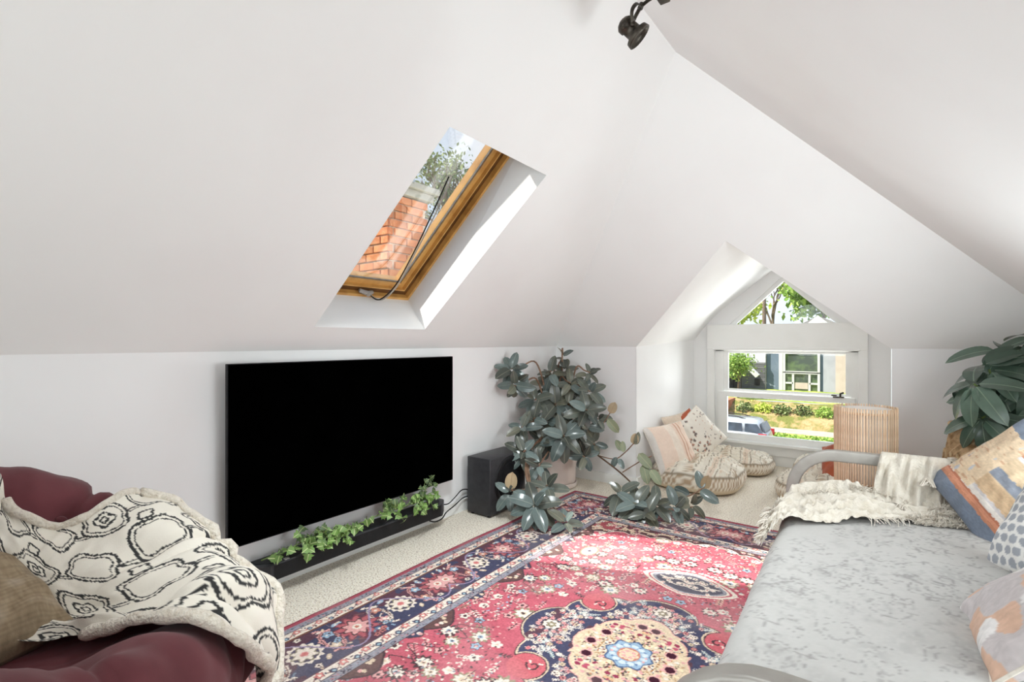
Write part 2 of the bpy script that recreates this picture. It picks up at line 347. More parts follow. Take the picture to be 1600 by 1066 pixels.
# baseboards
bb = MB(); bb.box(XL, XL+.014, YB, YF, 0, .085); struct('baseboard_left', bb, M['trim'])
bb = MB(); bb.box(XL, AX0, YF-.014, YF, 0, .085); struct('baseboard_front', bb, M['trim'])
bb = MB(); bb.box(AX1, XR, YF-.014, YF, 0, .085); struct('baseboard_front_right', bb, M['trim'])
bb = MB(); bb.box(AX0, AX0+.014, YF, AY, 0, .085); struct('baseboard_alcove', bb, M['trim'])
bb = MB(); bb.box(AX0, AX1, AY-.014, AY, 0, .10); struct('baseboard_window', bb, M['trim'])

# gable window
w1 = empty('window_1', (AC, AY, .22)); w1['kind'] = 'structure'
cs = MB()
cs.box(-1.61, WX0, AY-.03, AY, .12, 1.195, .004); cs.box(WX1, -.185, AY-.03, AY, .12, 1.195, .004)
cs.box(-1.61, -.185, AY-.034, AY, 1.165, 1.423, .004); cs.box(WX0-.015, WX1+.015, AY-.046, AY, 1.155, 1.185, .004)
cs.box(-1.61, -.185, AY-.03, AY, .10, .20, .004)
cs.build('casing', M['trim'], w1)
MB().box(-1.60, -.195, AY-.07, AY+.02, .195, .225, .005).build('stool', M['trim'], w1)
jb = MB(); jb.box(WX0, -1.455, AY+.03, AY+.13, WZ0, WZ1); jb.box(-.318, WX1, AY+.03, AY+.13, WZ0, WZ1); jb.box(WX0, WX1, AY+.03, AY+.13, 1.145, WZ1)
jb.build('jamb', M['trim'], w1)
def sash(x0, x1, z0, z1, y0, y1, gx0, gx1, gz0, gz1):
    e = MB(); e.box(x0, gx0, y0, y1, z0, z1, .003); e.box(gx1, x1, y0, y1, z0, z1, .003); e.box(gx0, gx1, y0, y1, z0, gz0, .003); e.box(gx0, gx1, y0, y1, gz1, z1, .003)
    s = e.build('sash', M['trim'], w1)
    MB().box(gx0-.005, gx1+.005, (y0+y1)/2-.002, (y0+y1)/2+.002, gz0-.005, gz1+.005).build('pane', M['glass'], s)
    return s
sash(-1.457, -.316, .70, 1.15, AY+.055, AY+.085, -1.411, -.362, .745, 1.122)
sash(-1.50, -.285, .222, .715, AY+.005, AY+.045, -1.411, -.362, .285, .664)
lt = MB(); lt.box(-.46, -.37, AY-.012, AY+.01, .715, .727, .003); lt.tube([(-.40, AY-.005, .72), (-.40, AY-.005, .755), (-.375, AY-.02, .765)], .009, 8); lt.tube([(-.43, AY-.005, .735), (-.47, AY-.02, .738)], .006, 8)
lt.build('sash_latch', M['bronze'], w1)
tf = MB()
for sgn in (1, -1):
    P = lambda x, y, z: (AC + sgn*(x-AC), y, z)
    a, b_, c_, d_ = (-1.40, 1.415), (-1.34, 1.415), (AC, 1.845), (AC, 1.90)
    v = [P(q[0], y, q[1]) for y in (AY+.02, AY+.06) for q in (a, b_, c_, d_)]
    tf.add(v, [(0, 1, 2, 3), (7, 6, 5, 4), (0, 4, 5, 1), (1, 5, 6, 2), (2, 6, 7, 3), (3, 7, 4, 0)])
tf.build('gable_frame', M['trim'], w1)
gp = MB(); xz_poly(gp, [(-1.38, 1.42), (-.388, 1.42), (AC, 1.89)], AY+.038, AY+.042); gp.build('pane', M['glass'], w1)

# skylight
M['gasket'] = mat('grey glazing gasket', L(120, 116, 112), .6, .2, noise=(30, L(96, 92, 88), .4, .7))
w2 = empty('window_2', (-2.2, 1.9, 1.6)); w2['kind'] = 'structure'
DEP = .285
F0 = [p + nL*DEP for p in S]
F0[1] = F0[1] + Vector((0, .04, 0)); UPS = Vector((.7013, 0, .7118))*.13; F0[2] = F0[2] + UPS; F0[3] = F0[3] + UPS; F0[0] = F0[0] + Vector((0, -.02, 0)); F0[3] = F0[3] + Vector((0, 0, 0))
sh = MB()
for i in range(4): sh.quad(S[i], S[(i+1) % 4], F0[(i+1) % 4], F0[i])
sh.build('shaft_lining', M['shaft'], w2)
def inset(Q, d):
    """inset an (almost) rectangular loop by distance d in its own plane"""
    n = len(Q); out = []
    for i in range(n):
        p, a, b = Q[i], Q[i-1], Q[(i+1) % n]; ea = (a-p).normalized(); eb = (b-p).normalized(); s_ = ea.cross(eb).length
        out.append(p + (ea + eb) * (d/s_))
    return out
def loop_frame(Qo, Qi, z0, z1, name, m, parent):
    v = []
    for Q, z in ((Qo, z0), (Qi, z0), (Qi, z1), (Qo, z1)): v += [p + nL*z for p in Q]
    e = MB(); e.add(v, [(a*4+i, a*4+(i+1) % 4, ((a+1) % 4)*4+(i+1) % 4, ((a+1) % 4)*4+i) for a in range(4) for i in range(4)])
    return e.build(name, m, parent)
q0 = F0; q1 = inset(F0, .018); q2 = inset(F0, .058); q3 = inset(F0, .066); q4 = inset(F0, .10)
outer = loop_frame([p + (p-sum(F0, Vector())/4)*.1 for p in F0], q1, .0, .16, 'outer_frame', M['wood'], w2)
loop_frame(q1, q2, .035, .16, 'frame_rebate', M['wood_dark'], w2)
sash2 = loop_frame(q2, q3, .02, .13, 'sash', M['wood'], w2)
loop_frame(q3, q4, .045, .12, 'sash_bead', M['wood'], w2)
loop_frame(inset(F0, .098), inset(F0, .104), .055, .068, 'glazing_gasket', M['gasket'], w2)
gpn = MB()
qg = inset(F0, .096); gpn.add([p + nL*.062 for p in qg] + [p + nL*.068 for p in qg], [(0, 1, 2, 3), (7, 6, 5, 4), (0, 4, 5, 1), (1, 5, 6, 2), (2, 6, 7, 3), (3, 7, 4, 0)])
gpn.build('pane', M['glass_sky'], w2)
hl = MB()
def SK(u, v, w): # u along Y (0..1), v up-slope (0..1), w depth along normal
    a = F0[0].lerp(F0[1], u); b_ = F0[3].lerp(F0[2], u); return a.lerp(b_, v) + nL*w
hd = MB(); hd.tube([SK(.50, .035, .0), SK(.57, .03, -.015), SK(.62, .03, .0)], [.012, .016, .012], 8); hd.lathe([(0, .0), (.016, .0), (.014, .02), (0, .022)], M=m4(frame_from(-nL), SK(.57, .03, -.01)), n=12)
hd.build('window_catch', M['metal'], w2)
for k in range(2):
    cd = MB(); cd.tube(smooth_path([SK(.58, .03, -.02), SK(.66+.02*k, .02, -.05), SK(.74+.02*k, .10, -.03), SK(.74+.015*k, .28, .0), SK(.70+.03*k, .5, .03), SK(.66+.03*k, .66, .05)], 8), .0042, 6)
    cd.build('pull_cord', M['metal'] if k else M['cable'], w2)
# ------------------------------------------------------------------ painted canvases (flat prints) -> vertex colours
class Canvas:
    def __init__(s, x0, x1, y0, y1, res, bg):
        s.x0, s.y0, s.res = x0, y0, res
        s.nx = int(round((x1-x0)/res)); s.ny = int(round((y1-y0)/res))
        s.a = np.empty((s.nx, s.ny, 3), np.float32); s.a[:] = lin(bg)
        s.X = x0 + (np.arange(s.nx)+.5)*res; s.Y = y0 + (np.arange(s.ny)+.5)*res
    def win(s, xa, xb, ya, yb):
        i0 = max(0, int((xa-s.x0)/s.res)); i1 = min(s.nx, int((xb-s.x0)/s.res)+2); j0 = max(0, int((ya-s.y0)/s.res)); j1 = min(s.ny, int((yb-s.y0)/s.res)+2)
        if i1 <= i0 or j1 <= j0: return None
        X, Y = np.meshgrid(s.X[i0:i1], s.Y[j0:j1], indexing='ij'); return s.a[i0:i1, j0:j1], X, Y
    def paint(s, box, fn, col):
        w = s.win(*box)
        if w is None: return
        a, X, Y = w; a[fn(X, Y)] = lin(col)
    def ell(s, cx, cy, rx, ry, col, rot=0.0, petals=0, amp=.15, ph=0):
        R_ = max(rx, ry)*(1+amp); c, q = math.cos(rot), math.sin(rot)
        def fn(X, Y):
            u = ((X-cx)*c+(Y-cy)*q)/rx; v = (-(X-cx)*q+(Y-cy)*c)/ry; r = np.hypot(u, v)
            return r < (1 + (amp*np.cos(petals*np.arctan2(v, u)+ph) if petals else 0))
        s.paint((cx-R_, cx+R_, cy-R_, cy+R_), fn, col)
    def line(s, P, w, col, jit=0.0):
        for (ax, ay), (bx, by) in zip(P[:-1], P[1:]):
            dx, dy = bx-ax, by-ay; l2 = dx*dx+dy*dy+1e-12
            def fn(X, Y):
                t = np.clip(((X-ax)*dx+(Y-ay)*dy)/l2, 0, 1); d = np.hypot(X-ax-t*dx, Y-ay-t*dy)
                ww = w*(1 + jit*(vnoise(X*260+5, Y*260)-.5)*2) if jit else w
                return d < ww
            k = w*2; s.paint((min(ax, bx)-k, max(ax, bx)+k, min(ay, by)-k, max(ay, by)+k), fn, col)
    def flower(s, cx, cy, r, pet, mid, edge=None, n=6, ry=1.0, ph=0.0):
        if edge: s.ell(cx, cy, r*1.18, r*1.18*ry, edge, petals=n, amp=.2, ph=ph)
        s.ell(cx, cy, r, r*ry, pet, petals=n, amp=.2, ph=ph); s.ell(cx, cy, r*.42, r*.42*ry, mid)
    def spray(s, cx, cy, l, ang, col, leaf, k=4):
        c, q = math.cos(ang), math.sin(ang); s.line([(cx, cy), (cx+c*l, cy+q*l)], l*.035, col)
        for i in range(k):
            t = (i+.7)/k
            for sd in (1, -1):
                a2 = ang+sd*.8; x, y = cx+c*l*t, cy+q*l*t
                s.ell(x+math.cos(a2)*l*.16, y+math.sin(a2)*l*.16, l*.13, l*.05, leaf, rot=a2)
    def sample(s, x, y):
        i = np.clip(((x-s.x0)/s.res).astype(int), 0, s.nx-1); j = np.clip(((y-s.y0)/s.res).astype(int), 0, s.ny-1); return s.a[i, j]

# ------------------------------------------------------------------ persian rug
HX, HY, RCX, RCY = 1.28, 1.82, -0.84, 1.90
RED, NAVY, CREAM, GREY, PINK, DK, LB, TAN, MAR, OLV = (192, 84, 100), (70, 70, 96), (226, 210, 194), (144, 141, 150), (218, 154, 150), (82, 62, 66), (142, 170, 194), (212, 186, 156), (120, 62, 74), (146, 134, 104)
cv = Canvas(-.004, HX, -.004, HY, .002, RED)
rr_ = random.Random(11)
Xf, Yf = np.meshgrid(cv.X, cv.Y, indexing='ij')
ab = fbm(Xf*3, Yf*30, 3)[..., None]
cv.a *= (0.80 + .42*ab); cv.a += (fbm(Xf*9+5, Yf*9, 2)[..., None]-.35)*np.array([.05, .03, .035])
e_ = np.minimum(HX-Xf, HY-Yf)
# field: flowers, sprays and stars between border and medallion
def in_field(x, y): return x < HX-.52 and y < HY-.52
def med_r(th):  # medallion outline
    return .415 + .045*abs(math.cos(2*th)) - .05*(abs(math.sin(2*th)) > .93)
pts = []
for _ in range(2600):
    x, y = rr_.uniform(0, .80), rr_.uniform(0, 1.30)
    if math.hypot(x, y) < .50 or math.hypot(x/.16, (y-.73)/.17) < 1: continue
    if all(math.hypot(x-a, y-b) > .061 for a, b in pts): pts.append((x, y))
for i, (x, y) in enumerate(pts):
    k = rr_.random()
    if k < .16:
        r = rr_.uniform(.024, .036); cv.flower(x, y, r*1.25, OLV if rr_.random() < .4 else DK, CREAM, n=9); cv.flower(x, y, r, CREAM, rr_.choice([PINK, LB, TAN, RED]), n=8, ry=.8); cv.ell(x, y, r*.2, r*.16, DK)
    elif k < .30:
        for q in range(5):
            a = q*2*PI/5+i; cv.ell(x+math.cos(a)*.017, y+math.sin(a)*.015, .0105, .0095, CREAM)
        cv.ell(x, y, .007, .007, rr_.choice([RED, DK, TAN]))
    elif k < .64:
        cv.spray(x, y, rr_.uniform(.05, .08), rr_.uniform(0, 2*PI), DK, rr_.choice([CREAM, DK, OLV, TAN, PINK]), 4)
    elif k < .78:
        for q in range(7):
            cv.ell(x+rr_.uniform(-.03, .03), y+rr_.uniform(-.025, .025), rr_.uniform(.005, .01), .005, rr_.choice([GREY, LB, CREAM, DK, MAR]), rot=rr_.uniform(0, 3))
    else:
        cv.flower(x, y, .02, rr_.choice([PINK, CREAM, LB]), DK, DK, n=5)
for _ in range(1500):
    x, y = rr_.uniform(0, .8), rr_.uniform(0, 1.32)
    if math.hypot(x, y) > .5: cv.ell(x, y, rr_.uniform(.003, .008), rr_.uniform(.003, .006), rr_.choice([CREAM, CREAM, PINK, DK, GREY, MAR]), rot=rr_.uniform(0, 3))
# long curling vines
for sx_ in range(5):
    x0, y0 = rr_.uniform(.5, .72), rr_.uniform(0, 1.1); P = [(x0+.05*math.sin(t*2.2+sx_), y0+.035*t) for t in np.linspace(0, 5, 26)]; cv.line(P, .0026, DK)
# pendant above the medallion
def almond(cx, cy, a, b, k):
    return lambda X, Y: (np.abs(X-cx)/a)**1.3 + (np.abs(Y-cy)/b)**1.6 < k
for k, c in ((1.25, CREAM), (1.08, RED), (1.0, CREAM), (.92, GREY), (.8, (96, 92, 104))): cv.paint((-.1, .4, .4, 1.1), almond(0, .735, .20, .115, k), c)
for i in range(26):
    x, y = rr_.uniform(0, .13), rr_.uniform(.66, .81); cv.flower(x, y, .011, CREAM, rr_.choice([RED, DK, PINK]), n=5)
cv.line([(.0, .735), (.05, .76), (.1, .74), (.15, .75)], .004, CREAM); cv.line([(0, .70), (.05, .69), (.1, .705)], .004, CREAM)
for i in range(9): cv.ell(.02+.028*i, .735+.15-.006*i*i*.28, .012, .009, CREAM)
# spandrels (corner fields)
def sp_edge(X): return 1.20 + .10*np.clip(1-X/.45, 0, 1) - .20*np.clip((X-.45)/.34, 0, 1)**2 + .035*np.abs(np.sin(X*PI/.13))
def sp_mask(o): return lambda X, Y: (Y > sp_edge(X)+o) & (X < HX-.48) & (Y < HY-.48)
cv.paint((0, HX, .8, HY), sp_mask(-.016), CREAM); cv.paint((0, HX, .8, HY), sp_mask(-.008), DK); cv.paint((0, HX, .8, HY), sp_mask(.0), (92, 62, 66))
cv.paint((0, HX, .8, HY), lambda X, Y: (Y > sp_edge(X)+.035) & (X < HX-.5) & (Y < HY-.5) & (fbm(X*9, Y*9, 2) > .36), TAN)
cv.paint((0, HX, .8, HY), lambda X, Y: (Y > sp_edge(X)+.045) & (X < HX-.5) & (Y < HY-.5) & (fbm(X*7+9, Y*12, 2) > .52), (164, 72, 80))
for i in range(130):
    x, y = rr_.uniform(0, .78), rr_.uniform(1.14, 1.33)
    if y > sp_edge(np.array(x))+.012: cv.flower(x, y, rr_.uniform(.008, .017), rr_.choice([CREAM, TAN, MAR, PINK]), rr_.choice([DK, NAVY, RED]), rr_.choice([None, DK]), n=5)
# scalloped lobes along the long sides
for yc in (.0, .27, .40, .67, .88, 1.05):
    big = yc in (.27, .67, 1.05)
    cv.ell(.80, yc, .085 if big else .05, .10 if big else .05, DK, petals=4, amp=.08); cv.ell(.80, yc, .075 if big else .042, .088 if big else .043, (104, 74, 72) if big else NAVY, petals=4, amp=.08)
    for q in range(7 if big else 3): cv.ell(.80-rr_.uniform(.005, .055), yc+rr_.uniform(-.055, .055)*(1 if big else .4), .011, .009, rr_.choice([CREAM, TAN, PINK]))
cv.ell(.60, .80, .05, .075, OLV); cv.ell(.60, .80, .04, .064, CREAM); cv.ell(.60, .80, .016, .024, (150, 160, 190)); cv.ell(.60, .80, .008, .012, DK)
for a in range(10): cv.flower(.60+.085*math.cos(a*PI/5), .80+.105*math.sin(a*PI/5), .016, PINK, CREAM, DK, n=6)
# medallion
def medf(k, o=0.0):
    def fn(X, Y):
        th = np.arctan2(Y, X); r = np.hypot(X, Y)
        R_ = .375 + .065*np.abs(np.cos(4*th))**.6 + .035*np.abs(np.cos(2*th))
        bite = np.hypot(X-.285, Y-.30) < (.085 + o)
        return (r < R_*k - o) & ~bite
    return fn
box = (-.1, .55, -.1, .55)
cv.paint(box, medf(1, -.010), DK); cv.paint(box, medf(1, -.004), TAN); cv.paint(box, medf(1, .003), NAVY)
cv.paint(box, lambda X, Y: medf(1, .006)(X, Y) & (fbm(X*14+3, Y*14, 2) > .50), (92, 62, 74))
cv.paint(box, lambda X, Y: (np.hypot(X-.285, Y-.30) < .076), (200, 88, 98))
cv.line([(.262+.03*math.cos(t)*(1-t/8), .285+.03*math.sin(t)*(1-t/8)) for t in np.linspace(0, 6, 20)], .004, DK)
for q in range(5): cv.ell(.262+rr_.uniform(-.03, .03), .285+rr_.uniform(-.03, .03), .005, .005, CREAM)
for i in range(150):
    th = rr_.uniform(0, PI/2); r = rr_.uniform(.27, .42); x, y = r*math.cos(th), r*math.sin(th)
    if math.hypot(x-.285, y-.30) > .10 and medf(1, .018)(np.array(x), np.array(y)):
        k = rr_.random()
        if k < .55: cv.flower(x, y, .011, rr_.choice([PINK, CREAM, TAN, (206, 120, 120)]), rr_.choice([RED, OLV, DK]), (92, 62, 74), n=6)
        else: cv.spray(x, y, .045, rr_.uniform(0, 6.3), CREAM, rr_.choice([CREAM, (170, 190, 190), GREY]), 4)
for th in (.0, PI/2):
    x, y = .36*math.cos(th), .375*math.sin(th); cv.ell(x, y, .045, .04, DK); cv.ell(x, y, .038, .034, CREAM, petals=8, amp=.1); cv.flower(x, y, .018, OLV, CREAM, DK)
    for q in range(11): a = q*2*PI/11; cv.flower(x+.058*math.cos(a), y+.055*math.sin(a), .010, PINK, RED, DK, n=5)
def inner(X, Y):
    th = np.arctan2(Y, X); return np.hypot(X/.80, Y) < .262 + .030*np.abs(np.cos(4*th)) - .02*(np.abs(np.sin(2*th)) > .9)
cv.paint(box, lambda X, Y: inner(X*.965, Y*.965), DK); cv.paint(box, lambda X, Y: inner(X*.98, Y*.98), PINK); cv.paint(box, inner, (216, 190, 156))
for i in range(170):
    th = rr_.uniform(0, PI/2); r = rr_.uniform(.09, .255); x, y = r*math.cos(th)*.8, r*math.sin(th)
    k = rr_.random()
    if k < .5: cv.ell(x, y, .006, .0045, rr_.choice([NAVY, DK, MAR, OLV, (186, 120, 60)]), rot=rr_.uniform(0, 3))
    elif k < .75: cv.line([(x, y), (x+rr_.uniform(-.02, .02), y+rr_.uniform(-.02, .02))], .002, rr_.choice([OLV, (180, 130, 80), (110, 120, 130)]))
    else: cv.ell(x, y, .009, .007, rr_.choice([CREAM, (232, 212, 170), PINK]))
for (x, y) in ((0, .175), (.10, .15)):
    for q in range(9): cv.ell(x+rr_.uniform(-.04, .04), y+rr_.uniform(-.022, .022), .012, .009, rr_.choice([(150, 44, 78), (184, 70, 96), TAN, (222, 170, 120)]))
for (x, y) in ((.14, .09), (.165, .0), (.03, .215)): cv.ell(x, y, .026, .024, PINK); cv.ell(x, y, .02, .018, (70, 30, 46))
cv.ell(0, 0, .092, .092, (72, 96, 136), petals=8, amp=.09); cv.ell(0, 0, .084, .084, LB, petals=8, amp=.09)
for q in range(12): a = q*PI/6; cv.ell(.062*math.cos(a), .062*math.sin(a), .014, .011, (196, 208, 216)); cv.ell(.068*math.cos(a+.2), .068*math.sin(a+.2), .006, .005, rr_.choice([PINK, (92, 120, 160)]))
cv.ell(0, 0, .045, .045, (200, 120, 96)); cv.ell(0, 0, .037, .037, (226, 196, 160), petals=7, amp=.1)
for q in range(7): a = q*2*PI/7; cv.ell(.022*math.cos(a), .022*math.sin(a), .008, .007, PINK)
# borders
def band(lo, hi, col): cv.a[(e_ >= lo) & (e_ < hi)] = lin(col)
band(-1, .49, DK); band(-1, .485, GREY); band(-1, .452, DK); band(-1, .449, CREAM); band(-1, .398, (96, 70, 84)); band(-1, .39, NAVY); band(-1, .127, (120, 76, 60)); band(-1, .116, CREAM); band(-1, .072, DK); band(-1, .068, GREY); band(-1, .034, (168, 72, 88)); band(-1, .012, (146, 52, 70))
nsel = (e_ > .127) & (e_ < .39) & (fbm(Xf*8, Yf*8, 3) > .50); cv.a[nsel] = lin((94, 62, 76))
for lo, hi in ((.036, .066), (.455, .483)):
    gs = (e_ > lo) & (e_ < hi) & (vnoise(Xf*140, Yf*140) > .72); cv.a[gs] = lin((70, 66, 82))
    gs = (e_ > lo) & (e_ < hi) & (vnoise(Xf*120+9, Yf*120) > .80); cv.a[gs] = lin((176, 120, 128))
    gs = (e_ > lo) & (e_ < hi) & (vnoise(Xf*30+9, Yf*30) > .62); cv.a[gs] = cv.a[gs]*.7 + lin((150, 160, 176))*.3
def along(e, s, side):  # border coordinates -> quarter coordinates
    return (HX-e, s) if side == 0 else (s, HY-e)
for side, Lm in ((0, HY), (1, HX)):
    per = .245
    for k in range(9):
        s0 = .03 + k*per
        if s0 > Lm-.15: break
        x, y = along(.252, s0, side)
        if k % 2 == 0:
            cv.flower(x, y, .078, (178, 88, 96), CREAM, MAR, n=11); cv.flower(x, y, .05, PINK, (150, 110, 80), DK, n=8); cv.ell(x, y, .022, .02, CREAM); cv.ell(x, y, .011, .01, (190, 110, 90))
        else:
            cv.ell(x, y, .072, .068, CREAM, petals=13, amp=.09); cv.ell(x, y, .058, .054, (70, 60, 86)); cv.flower(x, y, .042, CREAM, PINK, OLV, n=8); cv.ell(x, y, .014, .013, (206, 108, 104))
        for sg in (-1, 1):   # curling leaves with serrated cream edge
            P = []
            for t in np.linspace(0, 1, 14):
                aa = t*3.4; ee = .252 + sg*(.105*math.cos(aa)*(1-.25*t)); ss = s0 + per/2 + sg*.055*math.sin(aa) - sg*.02
                P.append(along(ee, ss, side))
            cv.line(P, .0085, DK); cv.line(P, .0065, CREAM if k % 2 else PINK, jit=.8); cv.line(P[2:-2], .0022, (120, 70, 70))
            x2, y2 = along(.252+sg*.045, s0+per/2+sg*.01, side); cv.flower(x2, y2, .022, rr_.choice([LB, (200, 130, 110), PINK, TAN]), CREAM, DK, n=5)
            x3, y3 = along(.252-sg*.09, s0+sg*.05, side); cv.ell(x3, y3, .02, .011, rr_.choice([(90, 120, 150), LB, TAN]), rot=rr_.uniform(0, 3)); cv.ell(x3, y3, .007, .006, CREAM)
    for _ in range(int(150*Lm)):
        ee, ss = rr_.uniform(.14, .38), rr_.uniform(0, Lm-.15); x2, y2 = along(ee, ss, side); k_ = rr_.random()
        if min(abs(((ss-.03+.1225) % per)-.1225)/.085, 9) < 1 and abs(ee-.252) < .08: continue
        if k_ < .4: cv.ell(x2, y2, .012, .005, rr_.choice([CREAM, PINK, LB, (110, 130, 150), TAN]), rot=rr_.uniform(0, 3))
        elif k_ < .7: cv.flower(x2, y2, .013, rr_.choice([PINK, CREAM, (190, 110, 106), LB]), DK, DK, n=5)
        else: cv.line([(x2, y2), (x2+rr_.uniform(-.03, .03), y2+rr_.uniform(-.03, .03))], .0022, rr_.choice([(120, 100, 110), CREAM, (140, 96, 90)]))
    P = [along(.258+.118*math.sin(2*PI*t/(2*per)+.4), t, side) for t in np.arange(0, Lm-.12, .012)]; cv.line(P, .0042, (150, 130, 160))
    for lo, hi in ((.072, .116), (.398, .449)):
        w = (hi-lo); n_ = int(Lm/.052)
        P = [along((lo+hi)/2 + w*.3*math.sin(t*2*PI/.104), t, side) for t in np.arange(0, Lm, .006)]; cv.line(P, .0022, (130, 80, 80))
        for k in range(n_):
            s0 = k*.052+.026; x, y = along((lo+hi)/2+w*.16*(-1)**k, s0, side)
            if k % 2: cv.flower(x, y, w*.30, (214, 124, 116), CREAM, MAR, n=5)
            else: cv.ell(x, y, w*.28, w*.28, NAVY); cv.ell(x, y, w*.14, w*.14, (150, 180, 190))
            for q in range(3): x2, y2 = along(lo+w*rr_.uniform(.12, .88), s0+rr_.uniform(.008, .03), side); cv.ell(x2, y2, .005, .0035, rr_.choice([DK, (190, 96, 92), NAVY]))
wear = (fbm(Xf*2.3+3, Yf*2.3, 3)[..., None]); cv.a = cv.a*(1-.30*(wear > .56)*(wear-.5)*3) + .30*(wear > .56)*(wear-.5)*3*lin((196, 180, 174))
cv.a *= (.80 + .40*vnoise(Xf*230, Yf*230))[..., None]
lum = cv.a.mean(-1, keepdims=True); cv.a = cv.a*.84 + lum*.16
# dense knots where the rug shows, sparse under the daybed
def axis(lo, hi, a, b, fine, coarse):
    return np.unique(np.r_[np.arange(lo, a, coarse), np.arange(a, b, fine), np.arange(b, hi, coarse), hi])
gx = axis(RCX-HX, RCX+HX, RCX-HX, -.22, .0038, .04); gy = axis(RCY-HY, RCY+HY, .78, RCY+HY, .0038, .04)
GX, GY = np.meshgrid(gx, gy, indexing='ij')
GZ = .009 + .0018*vnoise(GX*9, GY*9) + .0008*vnoise(GX*300, GY*300)
edge = np.minimum(np.minimum(GX-gx[0], gx[-1]-GX), np.minimum(GY-gy[0], gy[-1]-GY)); GZ = np.where(edge < .002, .0015, GZ)
wob = .006*np.sin(GY*5)*(1-np.clip((GX-gx[0])/.4, 0, 1))
col = cv.sample(np.abs(GX-RCX), np.abs(GY-RCY))
rug = big_mesh('persian_rug', np.stack([GX+wob, GY, GZ], -1), grid_faces(len(gx), len(gy)), M['rug'], None, True, col)
tag(rug, 'red and navy persian rug with a scalloped medallion on the speckled carpet', 'rug')

# ------------------------------------------------------------------ television
tv = empty('television', (-2.46, 1.86, .28)); tag(tv, 'large flat black television on the left knee wall above the soundbar', 'television')
TX = -2.46; TY0, TY1, TZ0, TZ1 = 1.107, 2.613, .283, 1.1435
MB().box(TX-.022, TX, TY0, TY1, TZ0, TZ1, .003).build('panel', M['black'], tv)
MB().box(TX, TX+.0015, TY0+.004, TY1-.004, TZ0+.006, TZ1-.004).build('screen', M['screen'], tv)
MB().box(TX-.05, TX-.022, 1.35, 2.37, .31, .62, .008).build('rear_housing', M['black'], tv)
MB().box(XL+.001, TX-.05, 1.60, 2.12, .40, .62, .004).build('wall_bracket', M['black'], tv)

# ------------------------------------------------------------------ soundbar
sb = empty('soundbar', (-2.47, 1.87, .09)); tag(sb, 'long dark grey soundbar with angled ends under the television', 'soundbar')
pl = [(-2.535, 1.205), (-2.535, 2.535), (-2.47, 2.535), (-2.405, 2.455), (-2.405, 1.285), (-2.47, 1.205)]
def prism(mb, poly, z0, z1, ins=0.0):
    n = len(poly); cx = sum(p[0] for p in poly)/n; cy = sum(p[1] for p in poly)/n
    q = [(x-math.copysign(ins, x-cx), y-math.copysign(ins, y-cy)) for x, y in poly]
    v = [(x, y, z0) for x, y in poly] + [(x, y, z1-ins) for x, y in poly] + [(x, y, z1) for x, y in q]
    f = [tuple(range(n-1, -1, -1)), tuple(range(2*n, 3*n))] + [(k*n+i, k*n+(i+1) % n, (k+1)*n+(i+1) % n, (k+1)*n+i) for k in (0, 1) for i in range(n)]
    mb.add(v, f)
m_ = MB(); prism(m_, pl, .088, .166, .004); m_.build('body', M['black_vinyl'], sb)
m_ = MB(); prism(m_, [(-2.52, 1.245), (-2.52, 2.495), (-2.475, 2.495), (-2.425, 2.44), (-2.425, 1.30), (-2.475, 1.245)], .166, .1685, .001); m_.build('top_grille', M['black'], sb)
m_ = MB(); m_.quad((-2.4035, 1.30, .092), (-2.4035, 2.44, .092), (-2.4035, 2.44, .160), (-2.4035, 1.30, .160)); m_.build('front_grille', M['black'], sb)
MB().box(-2.432, -2.412, 1.36, 1.385, .166, .1695).build('badge_plate', M['metal'], sb)
for y_ in (1.45, 2.25): MB().box(XL, -2.53, y_, y_+.05, .09, .15).build('wall_bracket', M['black'], sb)

# ------------------------------------------------------------------ subwoofer
su = empty('subwoofer', (-2.36, 3.0, 0)); tag(su, 'black box subwoofer with a round driver on the carpet beside the television', 'subwoofer')
sx0, sx1, sy0, sy1 = -2.485, -2.27, 2.79, 3.22
MB().box(sx0, sx1, sy0, sy1, .012, .415, .008).build('cabinet', M['black_vinyl'], su, True)
Rd = m4(frame_from((1, 0, 0)), (sx1, 3.02, .225))
m_ = MB(); m_.lathe([(.178, -.001), (.178, .006), (.172, .010), (.150, .010), (.143, .002)], M=Rd, n=48); m_.build('driver_ring', M['black'], su, True)
m_ = MB(); m_.lathe([(.143, .002), (.128, .010), (.115, .004), (.05, -.0005 + .006), (.02, .010), (0, .012)], M=Rd, n=48); m_.build('driver_cone', mat('matt speaker cone', L(34, 34, 36), .8, .1, noise=(20, L(28, 28, 30), .4, .6)), su, True)
for fx in (sx0+.03, sx1-.03):
    for fy in (sy0+.03, sy1-.03): MB().lathe([(0, 0), (.014, 0), (.014, .013), (0, .013)], (fx, fy, 0), 12).build('foot', M['black'], su)
# ------------------------------------------------------------------ cables
def cable(name, P, r, label):
    m = MB(); m.tube(smooth_path(P, 8), r, 6); o = m.build(name, M['cable'], None, True); tag(o, label, 'cable', 'cables beside the subwoofer'); return o
cable('power_cable', [(-2.50, 2.545, .12), (-2.49, 2.60, .115), (-2.50, 2.68, .14), (-2.52, 2.78, .165), (-2.535, 2.92, .13), (-2.54, 3.05, .12)], .004, 'upper black cable looping from the soundbar end to behind the subwoofer')
cable('signal_cable', [(-2.43, 2.36, .075), (-2.44, 2.42, .05), (-2.455, 2.50, .045), (-2.47, 2.56, .07), (-2.49, 2.66, .085), (-2.51, 2.78, .11), (-2.53, 2.92, .09), (-2.535, 3.05, .08)], .0045, 'lower black cable sagging from under the soundbar to the subwoofer')

